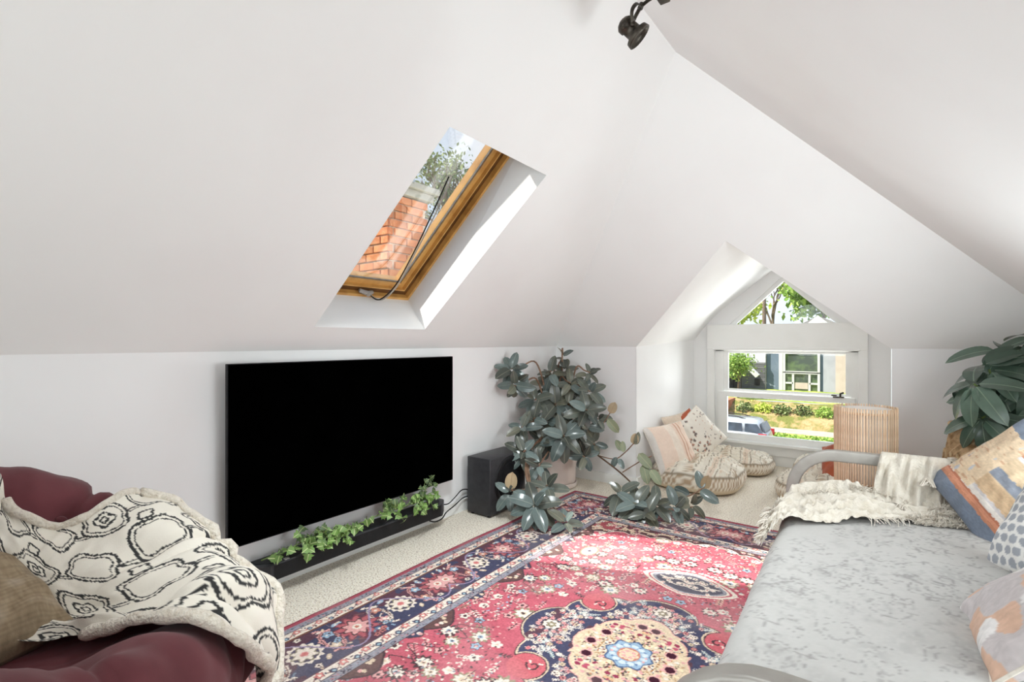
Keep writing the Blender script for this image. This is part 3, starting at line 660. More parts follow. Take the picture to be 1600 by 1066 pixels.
# ------------------------------------------------------------------ leaves
def leaf_mesh(name, Lh, Wd, fold=.25, curl=.2, nl=7, tip=1.0, lobes=None):
    """leaf along +Y from origin, face +Z, folded along the midrib and curled"""
    v = []; 
    for i in range(nl+1):
        t = i/nl
        w = Wd*max(0, 1-abs(2*t**.92-1)**2.3)**.62*(1-.10*t*tip) if lobes is None else Wd*lobes[i]
        y = Lh*t; z = -curl*Lh*t*t
        for s_ in (-1, -.5, 0, .5, 1): v.append((s_*w, y + (.0 if lobes is None else -abs(s_)*Lh*.08), z + fold*abs(s_)*w))
    f = grid_faces(nl+1, 5); me = bpy.data.meshes.new(name); me.from_pydata(v, [], [tuple(map(int, q)) for q in f[:, ::-1]]); me.update()
    me.polygons.foreach_set('use_smooth', np.ones(len(me.polygons), bool)); return me
def put_leaf(name, me, m, parent, loc, d, n, scale=1.0):
    """leaf pointing along d with its face towards n"""
    o = bpy.data.objects.new(name, me); C.objects.link(o)
    d = Vector(d).normalized(); n = Vector(n); n = (n - d*n.dot(d)); n = n.normalized() if n.length > 1e-4 else d.orthogonal().normalized(); x = d.cross(n)
    B = Matrix((x, d, n)).transposed().to_4x4()
    o.parent = parent; o.matrix_parent_inverse = Matrix.Translation(-parent.location)
    o.matrix_basis = Matrix.Translation(Vector(loc)) @ B @ Matrix.Scale(scale, 4); return o
def with_mat(me, m): me.materials.append(m); return me
RL = [with_mat(leaf_mesh('leaf', .175, .047, .28, .18, 9), M[k]) for k in ('rubber_leaf', 'rubber_leaf_olive', 'rubber_leaf_blue')] + [with_mat(leaf_mesh('leaf', .16, .044, .18, .38, 9), M[k]) for k in ('rubber_leaf', 'rubber_leaf_olive', 'rubber_leaf_blue')] + [with_mat(leaf_mesh('leaf', .145, .036, .4, .1, 9), M['rubber_leaf'])]
BL_ = with_mat(leaf_mesh('leaf', .12, .045, .15, .05), M['brown_leaf']); OL_ = with_mat(leaf_mesh('leaf', .15, .040, .2, .2), M['olive_leaf'])

# ------------------------------------------------------------------ rubber plant
rp = empty('rubber_plant', (-2.32, 3.75, 0)); tag(rp, 'large sprawling rubber plant with grey green leaves in a pale pink pot', 'plant')
pc = (-2.33, 3.78, 0)
m_ = MB(); m_.lathe([(0, .035), (.148, .035), (.158, .06), (.166, .33), (.164, .342), (.152, .342), (.150, .30)], pc, 40); m_.build('pot', M['pot'], rp, True)
m_ = MB(); m_.lathe([(0, .002), (.150, .002), (.166, .012), (.172, .046), (.166, .05), (.160, .04), (0, .035)], pc, 40); m_.build('saucer', M['pot'], rp, True)
m_ = MB(); m_.lathe([(.150, .30), (.10, .308), (0, .312)], pc, 24); m_.build('soil', M['soil'], rp, True)
root = Vector((-2.33, 3.78, .31))
CAMV = Vector((0, 0, 1.25))
clusters = [  # position, leaves, size, axis bias (x,y,z)
 ((-2.424, 3.245, 1.03), 9, .92, (.5, -.6, .6)), ((-2.37, 3.223, .90), 8, .85, (.4, -.5, -.5)),
 ((-2.302, 3.834, 1.13), 4, .80, (.0, .1, 1)), ((-2.263, 3.801, 1.015), 6, .78, (.3, -.2, .5)), ((-2.043, 3.84, .985), 7, .72, (.6, .0, .6)),
 ((-2.346, 3.677, .875), 8, .95, (.1, -.3, .8)), ((-2.358, 3.481, .767), 8, .90, (.2, -.6, .5)), ((-2.223, 3.581, .73), 9, 1.0, (.4, -.6, .5)),
 ((-2.20, 3.80, .82), 8, .95, (.3, -.2, .7)), ((-2.314, 3.389, .625), 7, .85, (.2, -.7, .3)), ((-2.33, 3.252, .575), 7, .8, (.1, -.7, .4)),
 ((-2.065, 3.45, .505), 10, 1.12, (.6, -.7, .45)), ((-1.969, 3.646, .697), 9, .98, (.7, -.5, .4)), ((-2.067, 3.60, .575), 8, .9, (.6, -.5, .2)),
 ((-2.257, 3.50, .60), 8, .95, (.4, -.7, .3)), ((-2.202, 3.098, .428), 9, .85, (.5, -.7, .6)), ((-2.082, 3.125, .336), 6, .8, (.5, -.5, .1)),
 ((-1.909, 2.818, .16), 11, 1.0, (.5, -.6, .7)), ((-2.135, 2.836, .20), 6, .85, (.3, -.7, .5)), ((-1.700, 2.868, .085), 6, .75, (.5, -.3, .8)),
 ((-1.981, 3.637, .32), 7, .8, (.5, -.6, -.5)), ((-1.962, 3.776, .40), 6, .75, (.6, -.3, -.3)), ((-1.941, 3.791, .61), 7, .8, (.7, -.3, .4)),
 ((-2.217, 3.399, .455), 8, .9, (.4, -.7, .1)), ((-2.063, 3.638, .436), 7, .85, (.6, -.6, -.1)), ((-2.0, 3.76, .835), 8, .82, (.6, -.3, .5)),
 ((-2.30, 3.62, .99), 6, .8, (.1, -.4, .7)), ((-2.15, 3.70, .90), 7, .85, (.4, -.5, .6)), ((-2.00, 3.70, .55), 6, .85, (.7, -.5, .1)),
 ((-1.88, 2.93, .26), 6, .9, (.4, -.4, .9)), ((-1.451, 3.408, .105), 10, .9, (.2, -.5, .8)), ((-1.584, 3.434, .16), 6, .95, (.1, -.4, .9)),
 ((-1.32, 3.443, .115), 8, .85, (.3, -.5, .7)), ((-1.21, 3.525, .10), 6, .8, (.5, -.5, .6)), ((-1.133, 3.645, .10), 6, .75, (.6, -.4, .5)), ((-1.354, 3.356, .075), 5, .8, (.2, -.8, .5))]
stems = []
def stem_path(p, sag=.0):
    p = Vector(p); a = root + Vector((rnd.uniform(-.05, .05), rnd.uniform(-.05, .05), 0)); mid = a.lerp(p, .5); mid.z = max(a.z, p.z) + sag + .04; mid += (p-a)*.0
    return smooth_path([a, a.lerp(mid, .55)+Vector((0, 0, .06)), mid, mid.lerp(p, .6), p], 6)
for i, (p, n, s_, ax) in enumerate(clusters):
    p = Vector(p); low = p.z < .3
    # leaf rosette
    axis_ = (Vector(ax).normalized()*.75 + (CAMV-p).normalized()*.45).normalized()
    t1 = axis_.orthogonal().normalized(); t2 = axis_.cross(t1); ph0 = rnd.uniform(0, 6.28)
    for k in range(n):
        a = ph0 + k*2.3999; ring = k/n
        tilt = .95 + .55*(1-ring) + rnd.uniform(-.18, .18)
        if k >= n-1: tilt = .35
        d = axis_*math.cos(tilt) + (t1*math.cos(a)+t2*math.sin(a))*math.sin(tilt); d.z -= .12
        base = p - axis_*(.05*(1-ring)) + d.normalized()*.012
        sc = s_*(.78+.32*rnd.random()) * (.8 if k >= n-1 else 1)
        tipz = base.z + d.normalized().z*.15*sc
        if tipz < .04: d.z += (.05-tipz)/.15/sc
        me = RL[rnd.choice([0, 1, 3, 4, 6, 0, 3, 2, 5])] if i not in (0, 11, 15, 17, 30, 12) else RL[rnd.choice([2, 5, 0, 3])]
        put_leaf('leaf', me, None, rp, base, d, axis_ + Vector((0, 0, .25)), sc)
    grp = {0: 0, 1: 0}
    st = MB(); pth = stem_path(p, -.02 if low else 0)
    if i in (17, 29, 18, 19): pth = smooth_path([root, (-2.26, 3.55, .50), (-2.20, 3.16, .40), (-2.08, 3.0, .22), Vector(p)+Vector((0, .02, .01))], 6)
    if i in (30, 31, 32, 33, 34, 35): pth = smooth_path([root, (-2.1, 3.76, .42), (-1.94, 3.79, .31), (-1.72, 3.76, .20), (-1.52, 3.66, .10), (-1.42, 3.5, .06) if i > 31 else (-1.53, 3.55, .09), Vector(p)-Vector((0, -.01, .02))], 5)
    st.tube(pth, [ .009*(1-.5*q/len(pth)) for q in range(len(pth))], 6); st.build('stem', M['stem'], rp, True)
# single leaves on the thin right-hand branches
def branch(P, leaves):
    m = MB(); m.tube(smooth_path(P, 6), .0045, 6); m.build('stem', M['stem'], rp, True)
    for (q, d, n, me, s_) in leaves: put_leaf('leaf', me, None, rp, q, d, n, s_)
toC = Vector((.45, -.85, .2))
branch([(-1.96, 3.78, .50), (-1.91, 3.83, .58), (-1.865, 3.85, .66)], [((-1.865, 3.85, .655), (.3, .2, .8), toC, BL_, .85), ((-1.88, 3.83, .61), (.65, .2, -.75), toC, OL_, .95)])
branch([(-1.94, 3.79, .31), (-1.80, 3.80, .30), (-1.72, 3.82, .36), (-1.65, 3.83, .44)], [((-1.65, 3.83, .43), (.1, .1, .8), toC, BL_, .75), ((-1.64, 3.83, .43), (.35, .1, .8), toC+Vector((.6, 0, 0)), RL[4], .62), ((-1.74, 3.81, .37), (-.55, .1, .75), toC, OL_, .7), ((-1.73, 3.81, .36), (-.1, .1, .9), toC, OL_, .6), ((-1.78, 3.79, .32), (-.3, -.1, -.8), toC, RL[2], .55), ((-1.76, 3.79, .31), (.5, -.1, -.75), toC, RL[2], .5)])
branch([(-1.72, 3.77, .21), (-1.60, 3.80, .30), (-1.50, 3.82, .36)], [((-1.60, 3.80, .37), (.75, -.2, -.55), toC, OL_, 1.0), ((-1.56, 3.80, .29), (.35, -.3, -.75), toC, OL_, 1.0), ((-1.50, 3.80, .26), (.7, -.3, -.65), toC, OL_, .9)])
branch([(-1.42, 3.50, .06), (-1.30, 3.62, .09), (-1.17, 3.73, .14), (-1.10, 3.80, .19)], [((-1.10, 3.80, .18), (.25, .1, .9), toC, BL_, .85), ((-1.11, 3.79, .18), (-.25, .1, .85), toC, RL[2], .75), ((-1.12, 3.78, .17), (.85, -.2, -.35), toC, RL[2], .85), ((-1.18, 3.73, .14), (-.8, .0, .25), toC, RL[2], .7)])
branch([(-2.04, 2.96, .18), (-2.10, 2.88, .18), (-2.135, 2.84, .24)], [((-2.13, 2.84, .22), (.05, .1, .9), toC, BL_, 1.0)])

# ------------------------------------------------------------------ ivy garland on the soundbar
iv = empty('ivy_garland', (-2.47, 1.9, .17)); tag(iv, 'trailing green ivy garland lying along the top of the soundbar', 'plant')
IL = [with_mat(leaf_mesh('leaf', .036, .026, .2, .15, 5, lobes=[.15, .95, .55, .62, .25, .02]), M['ivy_leaf']), with_mat(leaf_mesh('leaf', .036, .026, .2, .25, 5, lobes=[.15, .95, .55, .62, .25, .02]), M['ivy_dark'])]
vine = smooth_path([(-2.47, 1.27, .18), (-2.45, 1.40, .20), (-2.44, 1.55, .225), (-2.45, 1.70, .21), (-2.465, 1.85, .20), (-2.465, 2.0, .21), (-2.45, 2.15, .215), (-2.44, 2.28, .23), (-2.46, 2.40, .22)], 8)
m_ = MB(); m_.tube(vine, .0035, 6); m_.build('vine', M['greenstem'], iv, True)
twigs = []
for i in range(46):
    u = rnd.random(); y = 1.30 + 1.10*u
    # two thick tufts, sparser middle
    if 1.72 < y < 2.0 and rnd.random() < .6: y = rnd.choice([rnd.uniform(1.35, 1.66), rnd.uniform(2.05, 2.38)])
    k = min(range(len(vine)), key=lambda q: abs(vine[q].y-y)); a = vine[k]
    off = Vector((rnd.uniform(-.03, .115), rnd.uniform(-.08, .08), rnd.uniform(-.03, .075)))
    b_ = a + off
    if b_.x > -2.40: b_.z = max(b_.z-.05, .10)
    else: b_.z = max(b_.z, .185)
    b_.x = max(b_.x, -2.452)
    m_ = MB(); m_.tube(smooth_path([a, a.lerp(b_, .5)+Vector((.0, 0, .025)), b_], 4), .0018, 5); m_.build('stem', M['greenstem'], iv, True)
    for q in range(4):
        t = .35+.65*q/3; pp = a.lerp(b_, t)+Vector((rnd.uniform(-.008, .02), rnd.uniform(-.02, .02), rnd.uniform(.0, .02)))
        d = Vector((rnd.uniform(-.2, 1), rnd.uniform(-1, 1), rnd.uniform(-.9, .5)))
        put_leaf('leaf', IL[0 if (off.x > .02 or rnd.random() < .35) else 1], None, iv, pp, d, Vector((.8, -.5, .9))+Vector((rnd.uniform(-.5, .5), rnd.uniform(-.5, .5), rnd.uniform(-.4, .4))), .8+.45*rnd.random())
for pp in ((-2.44, 2.30, .30), (-2.45, 2.34, .33), (-2.44, 2.38, .345), (-2.45, 2.42, .29)):
    m_ = MB(); m_.tube(smooth_path([vine[-10], Vector(pp)-Vector((0, .02, .04)), pp], 4), .0018, 5); m_.build('stem', M['greenstem'], iv, True)
    put_leaf('leaf', IL[1], None, iv, pp, (.3, rnd.uniform(-1, 1), .3), (.8, -.5, .6), 1.0); put_leaf('leaf', IL[1], None, iv, Vector(pp)-Vector((0, .015, .025)), (.3, rnd.uniform(-1, 1), -.4), (.8, -.5, .6), 1.0)
# ------------------------------------------------------------------ cushions and cloth helpers
def lerp_path(P, n):
    P = np.array(P, float); s = np.r_[0, np.cumsum(np.linalg.norm(np.diff(P, axis=0), axis=1))]; t = np.linspace(0, s[-1], n)
    Q = np.array([[*p] for p in smooth_path([(p[0], p[1], p[2] if len(p) > 2 else 0) for p in P], 12)]); s2 = np.r_[0, np.cumsum(np.linalg.norm(np.diff(Q, axis=0), axis=1))]
    t = np.linspace(0, s2[-1], n); return np.stack([np.interp(t, s2, Q[:, k]) for k in range(3)], -1)
def pillow(name, w, h, th, Mx, m, parent=None, colfn=None, n=40, wrinkle=.012, pinch=.07, seed=0, back=None, power=.45):
    """stuffed square cushion; local x,y in its plane, z towards its face"""
    u = np.linspace(-1, 1, n); u = np.sign(u)*np.abs(u)**.85; U, V = np.meshgrid(u, u, indexing='ij')
    X = w/2*U*(1-pinch*(1-V**2)); Y = h/2*V*(1-pinch*(1-U**2))
    prof = np.clip((1-U**2)*(1-V**2), 0, 1)**power
    wr = (fbm(U*2.2+seed*7, V*2.2+seed*3, 3)-.45)*wrinkle*4
    cr = (np.abs(U*V))**1.5*np.sin((U-V)*9+seed)*wrinkle
    Zf = th/2*prof + (wr+cr)*np.minimum(prof*2, 1); Zb = -th/2*prof + wr*np.minimum(prof*2, 1)*.6
    def put(Z, flip):
        P = np.stack([X, Y, Z], -1).reshape(-1, 3); A_ = np.array(Mx); P = P @ A_[:3, :3].T + A_[:3, 3]
        f = grid_faces(n, n); return P, (f[:, ::-1] if flip else f)
    Pf, ff = put(Zf, False); Pb, fb = put(Zb, True)
    if back is None:
        c = None
        if colfn is not None: c0 = colfn(U, V).reshape(-1, 3); c = np.vstack([c0, c0])
        return big_mesh(name, np.vstack([Pf, Pb]), np.vstack([ff, fb+len(Pf)]), m, parent, True, c)
    o = big_mesh(name, Pf, ff, m, parent, True, colfn(U, V).reshape(-1, 3) if colfn is not None else None)
    big_mesh('back_panel', Pb, fb, back, o if parent is None else parent, True); return o
def seam(Mx, w, h, pinch=.07, n=24):
    e = np.linspace(-1, 1, n); P = []
    for a, b_ in ((e, -np.ones(n)), (np.ones(n), e), (-e, np.ones(n)), (-np.ones(n), -e)):
        for p, q in zip(a[:-1], b_[:-1]): P.append(Mx @ Vector((w/2*p*(1-pinch*(1-q*q)), h/2*q*(1-pinch*(1-p*p)), 0)))
    return P + [P[0]]

# ------------------------------------------------------------------ papasan chair
PC = np.array([-1.60, .19, .666]); az, ti = .96, .46
pn = np.array([math.cos(az)*math.sin(ti), math.sin(az)*math.sin(ti), math.cos(ti)])
pu = np.cross([0, 0, 1], pn); pu /= np.linalg.norm(pu); pv = np.cross(pn, pu)
prof = [(0, -.12), (.12, -.105), (.22, -.05), (.30, .04), (.37, .115), (.45, .148), (.53, .118), (.585, .05), (.60, -.02), (.585, -.09), (.53, -.15), (.43, -.19)]
pf = np.array([[p.x, p.y] for p in smooth_path([(a, b, 0) for a, b in prof], 8)])
sl = np.r_[0, np.cumsum(np.linalg.norm(np.diff(pf, axis=0), axis=1))]
def tuft(s, ph):
    """pleats running to the buttons of the cushion"""
    pleat = np.abs(np.sin(ph*4.0+.35)) ** .5
    k = np.exp(-((s-.62)/.30)**2)
    b = np.zeros_like(s)
    for j in range(8):
        a = (j+.1)*PI/4; d = np.hypot(s*np.cos(ph)-.42*np.cos(a), s*np.sin(ph)-.42*np.sin(a)); b -= .022*np.exp(-(d/.05)**2)
    cr_ = ((ph*4/PI+.45) % 1)-.5
    return .030*(pleat-.75)*k - .030*np.exp(-(cr_/.045)**2)*k*np.clip(s*1.5, 0, 1) + b + (fbm(s*7+3, ph*5, 3)-.45)*.035*np.clip(s*2, 0, 1) + .006*np.sin(ph*26+3*np.sin(s*9))*np.exp(-((s-.8)/.2)**2)
def pap(p, q, off=0.0, tf=True):
    s = np.hypot(p, q); ph = np.arctan2(q, p); r = np.interp(s, sl, pf[:, 0]); h = np.interp(s, sl, pf[:, 1])
    dr = np.interp(s+.01, sl, pf[:, 0])-np.interp(s-.01, sl, pf[:, 0]); dh = np.interp(s+.01, sl, pf[:, 1])-np.interp(s-.01, sl, pf[:, 1]); l = np.hypot(dr, dh)+1e-9
    o = off + (tuft(s, ph) if tf else 0); r = r - dh/l*o; h = h + dr/l*o
    return PC + (r*np.cos(ph))[..., None]*pu + (r*np.sin(ph))[..., None]*pv + h[..., None]*pn
pp_ = empty('papasan_chair', (-1.60, .19, 0)); tag(pp_, 'round papasan chair with a thick burgundy tufted cushion against the left wall', 'chair')
sg = np.linspace(.0001, sl[-1], 90); pg = np.linspace(0, 2*PI, 220, endpoint=False); SG, PG = np.meshgrid(sg, pg, indexing='ij')
Vt = pap(SG*np.cos(PG), SG*np.sin(PG)); Fq = grid_faces(90, 220, False, True)
nb = 14; rb = np.linspace(.43, .001, nb); hb = -.19-.10*(1-(rb/.43)**2); RB, PB = np.meshgrid(rb, pg, indexing='ij'); HB = np.repeat(hb[:, None], 220, 1)
Vb = PC + (RB*np.cos(PB))[..., None]*pu + (RB*np.sin(PB))[..., None]*pv + HB[..., None]*pn
cush = big_mesh('cushion', np.vstack([Vt.reshape(-1, 3), Vb.reshape(-1, 3)]), np.vstack([Fq, grid_faces(nb, 220, False, True, 90*220)]), M['burgundy'], pp_)
for j in range(8):
    a = (j+.1)*PI/4; c_ = pap(np.array(.42*math.cos(a)), np.array(.42*math.sin(a)), .006)
    MB().lathe([(0, .008), (.010, .005), (.014, 0), (.012, -.006)], M=m4(frame_from(pn), c_), n=12).build('button', M['burgundy'], cush, True)
def pl_(r, a, h): return Vector(PC + r*math.cos(a)*pu + r*math.sin(a)*pv + h*pn)
m_ = MB(); m_.tube([pl_(.56, a, -.20) for a in np.linspace(0, 2*PI, 49)], .018, 8, False); m_.build('rim', M['rattan'], pp_, True)
m_ = MB(); m_.tube([pl_(.36, a, -.34) for a in np.linspace(0, 2*PI, 49)], .013, 8, False); m_.build('hoop', M['rattan'], pp_, True)
for j in range(16):
    a = j*PI/8; MB().tube(smooth_path([pl_(.555, a, -.20), pl_(.47, a, -.285), pl_(.36, a, -.345), pl_(.12, a, -.40)], 4), .010, 6).build('rib', M['rattan'], pp_, True)
m_ = MB(); m_.tube([Vector((-1.60+.30*math.cos(a), .19+.30*math.sin(a), .30)) for a in np.linspace(0, 2*PI, 37)], .016, 8, False); m_.build('base_hoop', M['rattan'], pp_, True)
m_ = MB(); m_.tube([Vector((-1.60+.42*math.cos(a), .19+.42*math.sin(a), .018)) for a in np.linspace(0, 2*PI, 37)], .018, 8, False); m_.build('base_hoop', M['rattan'], pp_, True)
for j in range(8):
    a = j*PI/4+.2; MB().tube([(-1.60+.30*math.cos(a), .19+.30*math.sin(a), .30), (-1.60+.42*math.cos(a+.3), .19+.42*math.sin(a+.3), .02)], .012, 6).build('strut', M['rattan'], pp_, True)

# patterned throw spread over the papasan
top = lerp_path([(.40, .30), (.375, .215), (.36, .13), (.385, .03), (.44, -.04), (.52, -.075), (.60, -.10)], 300)
bot = lerp_path([(.02, .06), (.03, -.10), (.035, -.233), (-.05, -.36), (-.165, -.505), (-.15, -.60), (-.06, -.70), (.02, -.80)], 300)
lef = lerp_path([(.40, .30), (.28, .26), (.14, .20), (.02, .06)], 220)
rig = lerp_path([(.60, -.10), (.575, -.22), (.50, -.36), (.44, -.48), (.36, -.58), (.25, -.68), (.13, -.77), (.02, -.80)], 220)
sU, sV = np.meshgrid(np.linspace(0, 1, 300), np.linspace(0, 1, 220), indexing='ij')
cp = ((1-sV)[..., None]*top[:, None] + sV[..., None]*bot[:, None] + (1-sU)[..., None]*lef[None] + sU[..., None]*rig[None]
      - ((1-sU)*(1-sV))[..., None]*top[0] - (sU*(1-sV))[..., None]*top[-1] - ((1-sU)*sV)[..., None]*bot[0] - (sU*sV)[..., None]*bot[-1])
fold = .020*np.exp(-((sV-.62-.15*np.sin(sU*3))/.07)**2) + .016*np.exp(-((sV-.80+.2*(sU-.5))/.06)**2) + .026*np.exp(-((sU+.5*sV-.38)/.09)**2)*(1-sV) + .020*np.exp(-((sU-.10)/.08)**2)
fold += .05*(fbm(sU*5+2, sV*5, 3)-.42) + .014*np.sin(8*(sV-.4*sU)+5*fbm(sU*3, sV*2+8, 2))*np.clip(1.3-sU, 0, 1)
outer = np.clip((np.hypot(cp[..., 0], cp[..., 1])-.62)/.2, 0, 1)
off = .022 + np.maximum(fold, -.008) + .03*outer
edge_roll = np.minimum.reduce([1-sU, 1-sV, sU+.2, sV+.0]); off = off + .012*np.exp(-(edge_roll/.03)**2)
BV = pap(cp[..., 0], cp[..., 1], off)
bc = Canvas(0, 1.1, 0, .80, .0015, (232, 226, 214)); BK = (58, 58, 58)
def hexa(cx, cy, rx, ry, w, rot=0, wob=.10, seed=0):
    P = []
    for t in np.linspace(0, 2*PI, 33):
        k = 1 + wob*math.cos(4*t+seed) + .04*math.sin(7*t+seed*3)
        x, y = rx*k*math.cos(t), ry*k*math.sin(t); P.append((cx+x*math.cos(rot)-y*math.sin(rot), cy+x*math.sin(rot)+y*math.cos(rot)))
    bc.line(P, w, BK, jit=.7)
for i in range(6):
    for j in range(5):
        cx = .10 + i*.185 + (.09 if j % 2 else 0); cy = .08 + j*.165
        hexa(cx, cy, .076, .062, .0042, .4, .12, i+j); hexa(cx, cy, .061, .048, .0024, .4, .12, i+j)
        if (i+2*j) % 3 == 0: hexa(cx, cy, .030, .024, .0036, .4, -.14, i); hexa(cx, cy, .012, .010, .003, .4, -.14, i)
        cx2, cy2 = cx+.0925, cy+.0825
        if (i+j) % 2: hexa(cx2, cy2, .022, .018, .0036, .4, -.15, j)
        bc.line([(cx+.070, cy+.020), (cx+.115, cy+.022)], .0028, BK, .7); bc.line([(cx+.072, cy+.030), (cx+.113, cy+.034)], .0026, BK, .7)
for i in range(60): bc.ell(.02+i*.018, .765, .006, .007, BK, petals=3, amp=.35)
bc.line([(0, .745), (1.1, .748)], .0016, BK)
col = bc.sample(sU*.84+.06, sV*.74+.03)
thr = big_mesh('patterned_throw', BV, grid_faces(300, 220), M['print'], None, True, col)
tag(thr, 'cream throw with black hand-drawn lattice pattern draped over the burgundy papasan', 'blanket')
hm = MB()
rp_ = pap(cp[-1, :, 0], cp[-1, :, 1], off[-1]+.006); bp2 = pap(cp[:, -1, 0], cp[:, -1, 1], off[:, -1]+.004)
path = [Vector(p) for p in rp_[::6]] + [Vector(p) for p in bp2[::-1][6:200:6]]
hm.tube(path, [.015+.002*math.sin(i*1.7)+.002*math.sin(i*.6) for i in range(len(path))], 10); hm.build('fleece_hem', M['fleece'], thr, True)
hm = MB(); path = [Vector(p) for p in pap(cp[60:, 0, 0], cp[60:, 0, 1], off[60:, 0]-.002)[::6]]; hm.tube(path, .012, 8); hm.build('fleece_hem', M['fleece'], thr, True)

def tweed(U, V):
    k = fbm(U*60, V*14, 2)[..., None]; g_ = fbm(U*3+4, V*3, 2)[..., None]
    c = lin((168, 150, 124))*(1-k) + lin((118, 98, 76))*k; st_ = (np.sin(V*120) > .3)[..., None]
    c = c*(1-.16*st_); return c*(.75+.5*g_) + np.clip(g_-.5, 0, .2)*.6
bpM = m4(frame_from((.50, .12, .86), (0, 0, 1), .10), (-1.735, .11, .640))
bpil = pillow('tweed_pillow', .43, .43, .19, bpM, M['print'], None, tweed, 80, .014, seed=2, pinch=.03, power=.38); tag(bpil, 'mottled brown tweed pillow lying in the papasan chair on the patterned throw', 'pillow')
m_ = MB(); m_.tube(seam(bpM, .43, .43), .005, 6, False); m_.build('piping', mat('brown piping', L(150, 132, 106), .9, .1, noise=(40, L(112, 94, 74), .4, .7)), bpil, True)

# ------------------------------------------------------------------ daybed
BX0, BX1, BY0, BY1, BZ = -.415, .62, .96, 3.0, .47
db = empty('daybed', (.15, 2.0, 0)); tag(db, 'silver metal framed futon daybed along the right side of the room', 'daybed')
def arm(y, ax=BX0-.01, dz=0):
    P = [(ax, y, .0), (ax, y, .30), (ax, y, .47)]
    for t in np.linspace(0, PI/2, 9): P.append((ax+.20*(1-math.cos(t)), y, .475+.20*math.sin(t)+dz*math.sin(t)))
    P += [(.1, y, .678+dz), (.45, y, .676+dz)]
    for t in np.linspace(0, PI/2, 7): P.append((.60+.12*math.sin(t), y, .555+.12*math.cos(t)))
    P += [(.72, y, .3), (.72, y, 0)]
    # flat bar with rounded edges swept along the arm
    v = []; f = []; prof2 = [(.028*math.cos(a), .024*math.sin(a)) for a in np.linspace(PI/16, 2*PI+PI/16, 16, endpoint=False)]
    prof2 = [(math.copysign(abs(a/.028)**.3*.028, a), math.copysign(abs(b/.024)**.3*.024, b)) for a, b in prof2]
    P = [Vector(p) for p in P]
    for i, p in enumerate(P):
        t = (P[min(i+1, len(P)-1)]-P[max(i-1, 0)]).normalized(); nn = Vector((0, 1, 0)).cross(t).normalized()
        for a, b in prof2: v.append(p+nn*a+Vector((0, b, 0)))
    k = 16; f = [(i*k+j, i*k+(j+1) % k, (i+1)*k+(j+1) % k, (i+1)*k+j) for i in range(len(P)-1) for j in range(k)] + [tuple(range(k-1, -1, -1)), tuple((len(P)-1)*k+j for j in range(k))]
    return mesh('arm', v, f, M['metal'], db, True)
arm(.915, -.345, .008); arm(3.035)
fr = MB(); fr.box(BX0+.095, BX0+.135, .93, 3.02, .235, .285, .006); fr.box(.60, .64, .93, 3.02, .235, .285, .006); fr.box(BX0+.095, .64, .93, .97, .235, .285, .006); fr.box(BX0+.0, .64, 2.98, 3.02, .235, .285, .006)
fr.build('seat_frame', M['metal'], db)
for i in range(9):
    y = 1.15+i*.21; MB().tube([(BX0+.11, y, .262), (.61, y, .262)], .010, 8).build('slat', M['metal'], db, True)
mt = MB(); mt.box(BX0+.11, BX1-.02, BY0+.02, BY1-.02, .287, BZ-.022, .05); mt.build('mattress', M['mattress'], db, True)
bk = MB(); bk.box(-.06, .06, BY0+.02, BY1-.04, 0, .50, .05, Matrix.Translation((.66, 0, .42)) @ Matrix.Rotation(.22, 4, 'Y')); bk.build('back_cushion', M['mattress'], db, True)

# printed coverlet over the mattress
ny, na = 260, 170
arc = lerp_path([(BX1-.03, BZ-.005), (.3, BZ), (0, BZ+.004), (-.30, BZ), (BX0+.05, BZ-.002), (BX0+.008, BZ-.02), (BX0-.012, BZ-.07), (BX0-.016, .30), (BX0-.018, .20)], na)
yy = np.linspace(BY0+.03, BY1-.03, ny); YV, AV = np.meshgrid(yy, np.arange(na), indexing='ij')
CX = arc[AV, 0]; CZ = arc[AV, 1]; CX = CX + .075*np.clip((3.0-YV)/2.0, 0, 1.1)*np.clip((.2-CX)/.5, 0, 1)
wr = .016*(fbm(CX*5+3, YV*3, 3)-.45) + .005*np.exp(-((YV-1.75-.1*CX)/.02)**2)*np.clip((CX+.1)*4, 0, 1) + .006*np.exp(-((YV-1.35+.4*(CX))/.03)**2)*(CX > -.3) + .004*np.sin(CX*22+YV*3)*np.clip(CX+.2, 0, .3)*2
topw = np.clip((arc[AV, 0]-BX0-.02)*20, 0, 1); CZ = CZ + wr*topw + .002; CX = CX - wr*(1-topw)*1.2
UU = np.cumsum(np.r_[0, np.linalg.norm(np.diff(arc[:, :2], axis=0), axis=1)])[AV]
base = lin((178, 176, 173)); grey = lin((126, 124, 122))
pat = fbm(UU*9, YV*9, 3); lines = np.abs(fbm(UU*24+7, YV*24, 2)-.38); mask = (fbm(UU*4+2, YV*7+1, 3) > .42)
k = np.clip((.030-lines)*40, 0, 1)*mask*.65 + np.clip((pat-.50)*5, 0, 1)*.28*(vnoise(UU*90, YV*90) > .35)
rings = np.zeros_like(k)
for cx_, cy_ in [(a*.26+.13*(b % 2)+.1, 1.0+b*.21) for a in range(5) for b in range(10)]:
    d = np.hypot(UU-cx_, YV-cy_); rings += ((np.abs(d-.055) < .005) | (np.abs(d-.03) < .004) | ((d < .075) & (np.abs(np.sin(np.arctan2(YV-cy_, UU-cx_)*5)) < .18) & (d > .02)))*(vnoise(UU*110+3, YV*110) > .52)
k = k + .34*np.clip((fbm(UU*70, YV*70, 2)-.42)*5, 0, 1)*np.clip((fbm(UU*3+6, YV*6, 3)-.38)*6, 0, 1) + .10*vnoise(UU*130, YV*130)
k = np.clip(k + .42*rings, 0, .75)[..., None]
